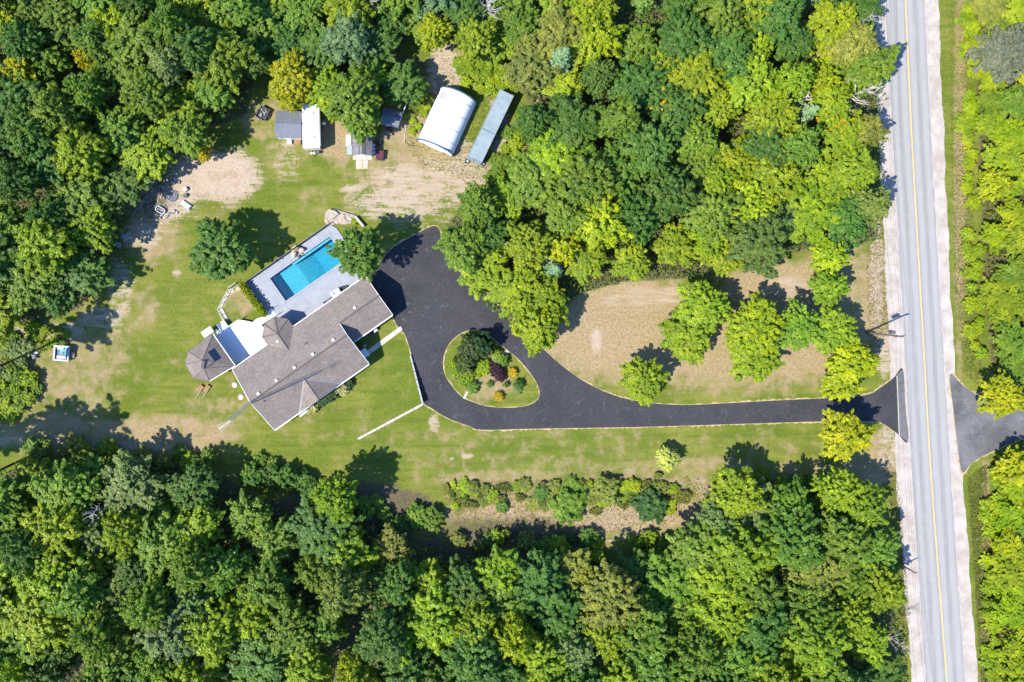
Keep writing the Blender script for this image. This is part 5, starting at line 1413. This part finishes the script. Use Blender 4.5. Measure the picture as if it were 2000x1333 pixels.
def edge_dist(x, y, poly):
    best = 1e9
    for i in range(len(poly)):
        a, b_ = poly[i], poly[(i + 1) % len(poly)]
        if (max(a[0], b_[0]) < 0 or min(a[1], b_[1]) > 1333 or max(a[1], b_[1]) < 0): continue
        dx, dy = b_[0] - a[0], b_[1] - a[1]
        t = max(0, min(1, ((x - a[0]) * dx + (y - a[1]) * dy) / (dx * dx + dy * dy)))
        best = min(best, math.hypot(x - a[0] - t * dx, y - a[1] - t * dy))
    return best
def wood_zone(poly, spacing, seed, zone, group, palette, kinds, rlo, rhi, hlo, hhi, special=()):
    pts = [(x, y, None) for x, y in scatter(offset(poly, -26), spacing, seed, occupied + [(s[0], s[1], s[2] * .9) for s in special])]
    pts += [(s[0], s[1], s) for s in special]
    ytop = min(p[1] for p in pts); rh = spacing * 1.15
    rows = {}
    for p in pts: rows.setdefault(int((p[1] - ytop) / rh), []).append(p)
    for ri, rk_ in enumerate(sorted(rows)):
        for ci, (x, y, s) in enumerate(sorted(rows[rk_])):
            if s is None:
                col = rt.choices([c for c, w in palette], [w for c, w in palette])[0]
                kind = rt.choices([k for k, w in kinds], [w for k, w in kinds])[0]
                if col in (YEL, GOLD): kind = 'young_tree'
                r_ = rt.uniform(rlo, rhi) * (.62 if kind == 'spruce_tree' else .8 if kind == 'aspen_tree' else .7 if kind == 'young_tree' else 1)
                h = rt.uniform(hlo, hhi) * (.8 if kind == 'young_tree' else 1) * (.52 + .48 * min(1, edge_dist(x, y, poly) / 140))
                if kind == 'spruce_tree': col = rt.choice([BLUEG, DARK])
            else:
                _, _, r_, col, kind, h = s
            k_ = kind.split('_')[0]
            lab = '%s %s, %s from left, %s row, %s' % (CN.get(col, 'green'), 'broadleaf tree' if k_ in ('maple', 'young') else k_ + ' tree', nm[ci] if ci < len(nm) else 'last', nm[ri] if ri < len(nm) else 'last', zone)
            plant(kind, x, y, r_, jit(col), lab, 'tree', group, h)
wood_zone(F1, 60, 5, 'upper left wood', 'trees of the upper left wood', [(DARK, 5), (MID, 5.5), (LIGHT, 1.8), (GREYG, .7)], [('maple_tree', 7), ('ash_tree', 3), ('young_tree', .6)], 36, 66, 9, 14,
    [(45, 140, 34, YEL, 'young_tree', 9), (175, 110, 26, GOLD, 'young_tree', 9.5), (15, 35, 40, LIME, 'maple_tree', 10), (225, 55, 44, LIME, 'maple_tree', 11), (430, 110, 62, (.21, .31, .018), 'maple_tree', 11)])
wood_zone(F2, 60, 6, 'wood behind the sheds', 'trees of the wood behind the sheds', [(DARK, 5), (MID, 4), (LIGHT, 3), (BLUEG, 1)], [('maple_tree', 7), ('ash_tree', 3)], 36, 60, 8.5, 12.5,
    [(850, 62, 34, LIME, 'maple_tree', 9), (930, 75, 42, LIGHT, 'maple_tree', 9), (680, 75, 48, BLUEG, 'ash_tree', 11)])
wood_zone(F3, 60, 7, 'upper right wood', 'trees of the upper right wood', [(DARK, 2.4), (MID, 5), (LIGHT, 5), (LIME, 1.0), (OLIVE, .5), (GREYG, .6)], [('maple_tree', 6), ('ash_tree', 4), ('aspen_tree', 1.5), ('spruce_tree', .5), ('young_tree', .6)], 36, 63, 8.5, 13,
    [(1288, 205, 34, GOLD, 'young_tree', 9), (1630, 245, 26, GOLD, 'young_tree', 8), (1100, 480, 34, YEL, 'young_tree', 9.5), (1600, 160, 30, LIME, 'young_tree', 10), (1400, 350, 34, LIME, 'ash_tree', 10), (1460, 400, 46, LIME, 'ash_tree', 10), (1090, 120, 48, BLUEG, 'spruce_tree', 12), (1560, 225, 38, BLUEG, 'spruce_tree', 11), (1620, 500, 34, LIME, 'young_tree', 7), (1480, 470, 60, (.13, .22, .04), 'ash_tree', 11), (1390, 465, 36, LIME, 'maple_tree', 9), (1240, 420, 50, DARK, 'maple_tree', 11.5), (1665, 330, 38, LIGHT, 'aspen_tree', 11), (1700, 130, 42, MID, 'aspen_tree', 12.5), (1670, 90, 40, OLIVE, 'aspen_tree', 12.5), (1690, 260, 32, OLIVE, 'aspen_tree', 10), (1700, 400, 34, OLIVE, 'aspen_tree', 10.5)])
wood_zone(F4, 61, 8, 'lower wood', 'trees of the lower wood', [(DARK, 3), (MID, 6), (LIGHT, 4), (OLIVE, 1.2), (GREYG, .8), (LIME, .8)], [('maple_tree', 6), ('ash_tree', 5), ('young_tree', .5)], 38, 66, 9, 14.5,
    [(655, 975, 44, LIGHT, 'maple_tree', 10.5), (1440, 965, 52, LIGHT, 'maple_tree', 8.5), (1640, 960, 44, LIGHT, 'maple_tree', 8.5), (1545, 1270, 40, LIME, 'ash_tree', 10), (785, 1255, 34, LIME, 'young_tree', 11), (315, 1270, 26, YEL, 'young_tree', 11), (1720, 1150, 46, LIGHT, 'maple_tree', 9.5), (1690, 990, 42, LIGHT, 'maple_tree', 8.5), (30, 1310, 34, LIME, 'ash_tree', 12)])
wood_zone(F5, 46, 9, 'wood right of the road', 'trees right of the road', [(MID, 3.5), (LIGHT, 5), (LIME, 3.5), (OLIVE, 1.5)], [('ash_tree', 4), ('aspen_tree', 4), ('young_tree', 2)], 30, 44, 3.5, 6.5,
    [(1945, 360, 30, YEL, 'young_tree', 6), (1960, 775, 42, YEL, 'maple_tree', 6.5), (1960, 105, 50, (.20, .22, .13), 'ash_tree', 8), (1915, 95, 30, LIME, 'ash_tree', 5)])
wood_zone(F6, 46, 10, 'wood at the lower right corner', 'trees at the lower right corner', [(MID, 2), (LIGHT, 4), (LIME, 5)], [('ash_tree', 4), ('aspen_tree', 4), ('young_tree', 2)], 28, 40, 3.5, 6, [(1985, 915, 34, YEL, 'young_tree', 6)])

# ---- shrubs
def bush(px, py, r, col, lab, h=None, group=None, name='shrub', cat='shrub'):
    return plant('shrub', px, py, r, jit(col, .06), lab, cat, group, h or max(.5, r * S * 1.1), None, True, name)
def zi(x, y): return (780 + x / 5.13, 600 + y / 5.13)
for x, y, r, col, lab, h in ((700, 400, 130, (0.078, 0.124, 0.033), 'large dark rounded shrub, tallest on the driveway island', 3.6), (820, 360, 120, (0.039, 0.098, 0.029), 'deep green conifer bush at the top of the island', 4.2), (650, 540, 110, (0.098, 0.150, 0.026), 'olive shrub in the middle left of the island', 2.4),
    (540, 570, 62, LIGHT, 'bright green hedge mound, uppermost along the island left edge', 1.2), (580, 660, 66, LIGHT, 'bright green hedge mound, second along the island left edge', 1.2), (650, 730, 72, LIGHT, 'bright green hedge mound, third along the island left edge', 1.2), (725, 800, 66, MID, 'green hedge mound at the lower end of island hedge', 1.1), (690, 660, 70, LIGHT, 'light green mound behind the island hedge', 1.3),
    (840, 600, 78, LIME, 'lime green spreading shrub left of the purple bush', 1.2), (770, 660, 56, LIME, 'small lime mound at the island hedge', .9), (970, 460, 48, LIGHT, 'light green bush beside the island stepping stones', 1.2), (1015, 530, 72, MID, 'rounded green bush above the purple bush', 1.3),
    (960, 620, 72, (0.065, 0.023, 0.046), 'dark purple bush in the middle of the island', 1.6), (1010, 690, 58, (0.058, 0.021, 0.042), 'lower half of the purple planting, darker and smaller', 1.2), (1130, 650, 48, (.56, .43, .012), 'golden yellow flower clump, upper of two on the island', .9), (990, 890, 50, (.56, .43, .012), 'golden yellow flower clump, lower of two on the island', .9),
    (905, 770, 34, MID, 'tiny green plant left of the island centre', .6), (1065, 775, 30, DARK, 'small dark plant at the island centre', .8), (1190, 770, 52, (0.065, 0.169, 0.026), 'spiky green plant on the right of the island', 1.1), (1180, 840, 40, GREYG, 'greyish low plant under the spiky island plant', .5)):
    px, py = zi(x, y); bush(px, py, r / 5.13, col, lab, h, 'planting on the driveway island')
isl = struct('island_path', MB().prism([G(*zi(*p)) for p in [(1085, 430), (1105, 450), (945, 515), (930, 500)]], .006, .006), M['concrete'])
for i in range(4):
    px, py = zi(1075 - i * 36, 448 + i * 17); part('slab', MB().box(0, 0, 0, .50, .42, .06), M['concrete'], isl, G(px, py) + (.004,), R(28))
for i in range(3):
    px, py = zi(655 + i * 10, 905 - i * 24); part('slab', MB().box(0, 0, 0, .46, .36, .06), M['concrete'], isl, G(px, py) + (.004,), R(70))
# flower beds along the house front
for px, py, r, col, lab, h in ((668, 758.5, 13, (0.468, 0.468, 0.208), 'cream-flowered hydrangea, upper one by the house front', 1.1), (610, 796.5, 12, (0.494, 0.494, 0.208), 'cream-flowered hydrangea, lower one by the front step', 1.1), (640, 776, 12, (0.058, 0.130, 0.046), 'dark green shrub between the two hydrangeas', .9), (652, 768, 11, (0.046, 0.104, 0.026), 'very dark shrub under the eave by the upper hydrangea', .8), (628, 784, 10, (0.065, 0.143, 0.065), 'bluish green low shrub near the lower hydrangea', .7), (682, 748, 10, (0.052, 0.117, 0.026), 'dark shrub at the right end of the front bed', .9), (762, 617, 9, (0.117, 0.182, 0.026), 'small green plant at the garage front corner', .6)):
    bush(px, py, r, col, lab, h, 'shrubs along the house front')
# clipped hedge at the end of the patio
hn = 9
for i in range(hn):
    px, py = lerp((479, 559), (517, 611), i / (hn - 1))
    bush(px - 1, py + .5, 8.5, (0.312, 0.377, 0.013), 'yellow-green hedge bush, %s from the top of the patio hedge' % nm[i], 1.7, 'hedge at the end of the pool patio', 'hedge_bush', 'hedge')
bush(693, 433, 7, LIME, 'lime plant tucked beside the stone grotto wall', .7)
# scrub at the edges of the woods
rs = random.Random(31)
def scrub(poly, n, rlo, rhi, cols, where, group, h=None):
    pts = scatter(poly, 14, rs.randint(0, 9999), [])[:n]
    pts.sort()
    for i, (x, y) in enumerate(pts):
        col = rs.choice(cols); r_ = rs.uniform(rlo, rhi)
        bush(x, y, r_, col, '%s bush, %s from left %s' % (CN.get(col, 'green'), nm[i] if i < len(nm) else 'last', where), (h or r_ * S * 1.2) * rs.uniform(.8, 1.2), group)
scrub([(870,950),(1000,945),(1120,940),(1250,935),(1330,950),(1310,990),(1150,990),(1000,990),(880,985)], 44, 5, 20, [MID, LIGHT, OLIVE, OLIVE, LIME, DARK], 'in the strip under the lawn', 'scrub strip below the lawn', .75)
for px, py, r, col, lab, h in ((1105, 985, 34, MID, 'big green bush rising above the scrub strip middle', 2.1), (1265, 985, 32, (0.078, 0.169, 0.039), 'big dark bush rising above the scrub strip right part', 2.1), (1180, 955, 28, OLIVE, 'olive bush between the two big bushes of the strip', 2.2)):
    bush(px, py, r, col, lab, h, 'scrub strip below the lawn')
scrub([(0,735),(40,715),(85,735),(70,780),(30,815),(0,830)], 18, 10, 18, [LIME, LIGHT, MID], 'in the bright patch at the left edge', 'scrub at the left edge')
scrub([(45,640),(110,632),(135,655),(130,672),(60,680)], 12, 7, 13, [LIME, LIGHT, OLIVE], 'behind the hot tub', 'scrub behind the hot tub')
scrub([(0,655),(45,640),(60,700),(40,740),(0,735)], 12, 10, 20, [OLIVE, GREYG, MID], 'left of the stone heap', 'scrub left of the stone heap')
scrub([(885,115),(960,110),(1000,150),(1000,195),(945,185),(900,165)], 24, 8, 14, [LIME, LIGHT], 'in the weedy patch above the shelter', 'weeds above the shelter', .9)
scrub([(985,260),(1020,230),(1015,330),(975,400),(950,380),(965,320)], 20, 8, 16, [LIGHT, LIME, MID], 'right of the steel container', 'weeds right of the container', 1.1)
scrub([(800,190),(845,180),(830,230),(805,270),(790,240)], 12, 6, 11, [LIGHT, OLIVE, LIME], 'left of the arched shelter', 'weeds left of the shelter', .6)
scrub([(1860,0),(1890,0),(1900,350),(1915,690),(1890,690),(1875,350)], 34, 9, 18, [LIME, LIGHT, LIME], 'along the right road verge', 'bushes on the right verge', 1.2)
scrub([(1925,930),(1960,905),(1950,1000),(1940,1150),(1960,1330),(1925,1330),(1915,1100)], 32, 9, 18, [LIME, LIGHT], 'on the lower right verge', 'bushes on the lower right verge', 1.2)
scrub([(1395,930),(1480,925),(1600,935),(1700,945),(1700,965),(1400,960)], 16, 10, 20, [MID, LIGHT], 'at the lawn edge of the lower right wood', 'scrub at the lower right wood edge')
scrub([(500,880),(640,940),(760,980),(860,1000),(860,1040),(740,1020),(600,970),(480,930)], 22, 12, 24, [DARK, MID], 'in the shaded gap above the lower wood', 'scrub above the lower wood')
scrub([(880,1030),(1100,1040),(1330,1035),(1320,1085),(1100,1085),(900,1065)], 26, 8, 20, [MID, LIGHT, DARK, OLIVE], 'in the shaded band under the scrub strip', 'scrub in the shaded band')
scrub([(60,860),(420,880),(430,905),(60,900)], 18, 10, 20, [MID, LIGHT, OLIVE], 'along the lower left wood edge', 'scrub along the lower left wood')
# tangled undergrowth below the woods: nobody could count it
def undergrowth(polys, n, size, hmax, cols, label, seed):
    rng = np.random.default_rng(seed); P = []
    for poly, share in polys:
        x0, x1 = min(p[0] for p in poly), max(p[0] for p in poly); y0, y1 = min(p[1] for p in poly), max(p[1] for p in poly)
        k = int(n * share * 3); x = rng.uniform(x0, x1, k); y = rng.uniform(y0, y1, k)
        ins = inside(x, y, poly); x, y = x[ins], y[ins]
        P.append(np.stack([(x - 1000) * S, (666.5 - y) * S, rng.uniform(.05, hmax, len(x))], 1))
    P = np.concatenate(P)
    N = np.array([0, 0, 1.]) + rng.normal(size=P.shape) * .5
    me = leaf_mesh('undergrowth', P, N, size * rng.uniform(.6, 1.3, len(P)), rng, M['leaf'])
    o = bpy.data.objects.new('undergrowth', me); C.objects.link(o); o.color = (*cols, 1)
    tag(o, label, 'undergrowth', kind='stuff')
undergrowth([(F1, .25), (F2, .1), (F3, .3), (F4, .35)], 60000, .2, 2.6, (.12, .19, .025), 'leafy undergrowth filling the gaps on the floor of the woods', 3)
undergrowth([(F5, .5), (F6, .5)], 9000, .2, 1.2, (.15, .20, .018), 'bright tangled undergrowth right of the road', 4)
def tuftgrass(polys, n, col, label, seed, h=.35):
    rng = np.random.default_rng(seed); P = []
    for poly in polys:
        x0, x1 = min(p[0] for p in poly), max(p[0] for p in poly); y0, y1 = min(p[1] for p in poly), max(p[1] for p in poly)
        k = n; x = rng.uniform(x0, x1, k); y = rng.uniform(y0, y1, k); ins = inside(x, y, poly)
        P.append(np.stack([(x[ins] - 1000) * S, (666.5 - y[ins]) * S, rng.uniform(.02, h, ins.sum())], 1))
    P = np.concatenate(P); N = np.array([0, 0, .5]) + rng.normal(size=P.shape) * .6
    me = leaf_mesh('tall_grass', P, N, .13 * rng.uniform(.6, 1.4, len(P)), rng, M['leaf'], .3)
    o = bpy.data.objects.new('tall_grass', me); C.objects.link(o); o.color = (*col, 1); tag(o, label, 'grass', kind='stuff')
rb = random.Random(17)
patches = []
for k_ in range(34):
    x, y = rb.uniform(880, 1340), rb.gauss(966, 16)
    r_ = rb.uniform(6, 17)
    patches.append(([(x + r_ * rb.uniform(.5, 1.3) * math.cos(a * .785), y + r_ * .8 * rb.uniform(.4, 1.2) * math.sin(a * .785)) for a in range(8)], .03))
undergrowth(patches, 7500, .12, .7, (.20, .22, .04), 'low ragged scrub joining the bushes under the strip lawn', 9)
tuftgrass([[(1850,0),(1880,0),(1910,690),(1930,770),(1880,730),(1862,560)], [(1888,935),(1925,905),(1940,1333),(1915,1333)]], 15000, (.20, .22, .05), 'long verge grass right of the road', 5)
tuftgrass([[(1690,-10),(1702,-10),(1735,640),(1700,720),(1690,520),(1712,400)], [(1725,880),(1752,930),(1775,1200),(1770,1333),(1755,1200),(1740,1000)]], 7000, (.24, .20, .08), 'dry verge grass left of the road', 6, .2)
tuftgrass([[(860,940),(1380,930),(1390,960),(1300,1030),(1000,1060),(880,1010)]], 9000, (.26, .22, .09), 'dry tufted grass in the strip above the lower wood', 7, .3)
tuftgrass([[(785,190),(850,170),(860,110),(960,120),(1000,200),(1020,300),(960,420),(900,350),(820,330),(790,280)]], 9000, (.20, .23, .04), 'weedy grass round the arched shelter', 8, .25)
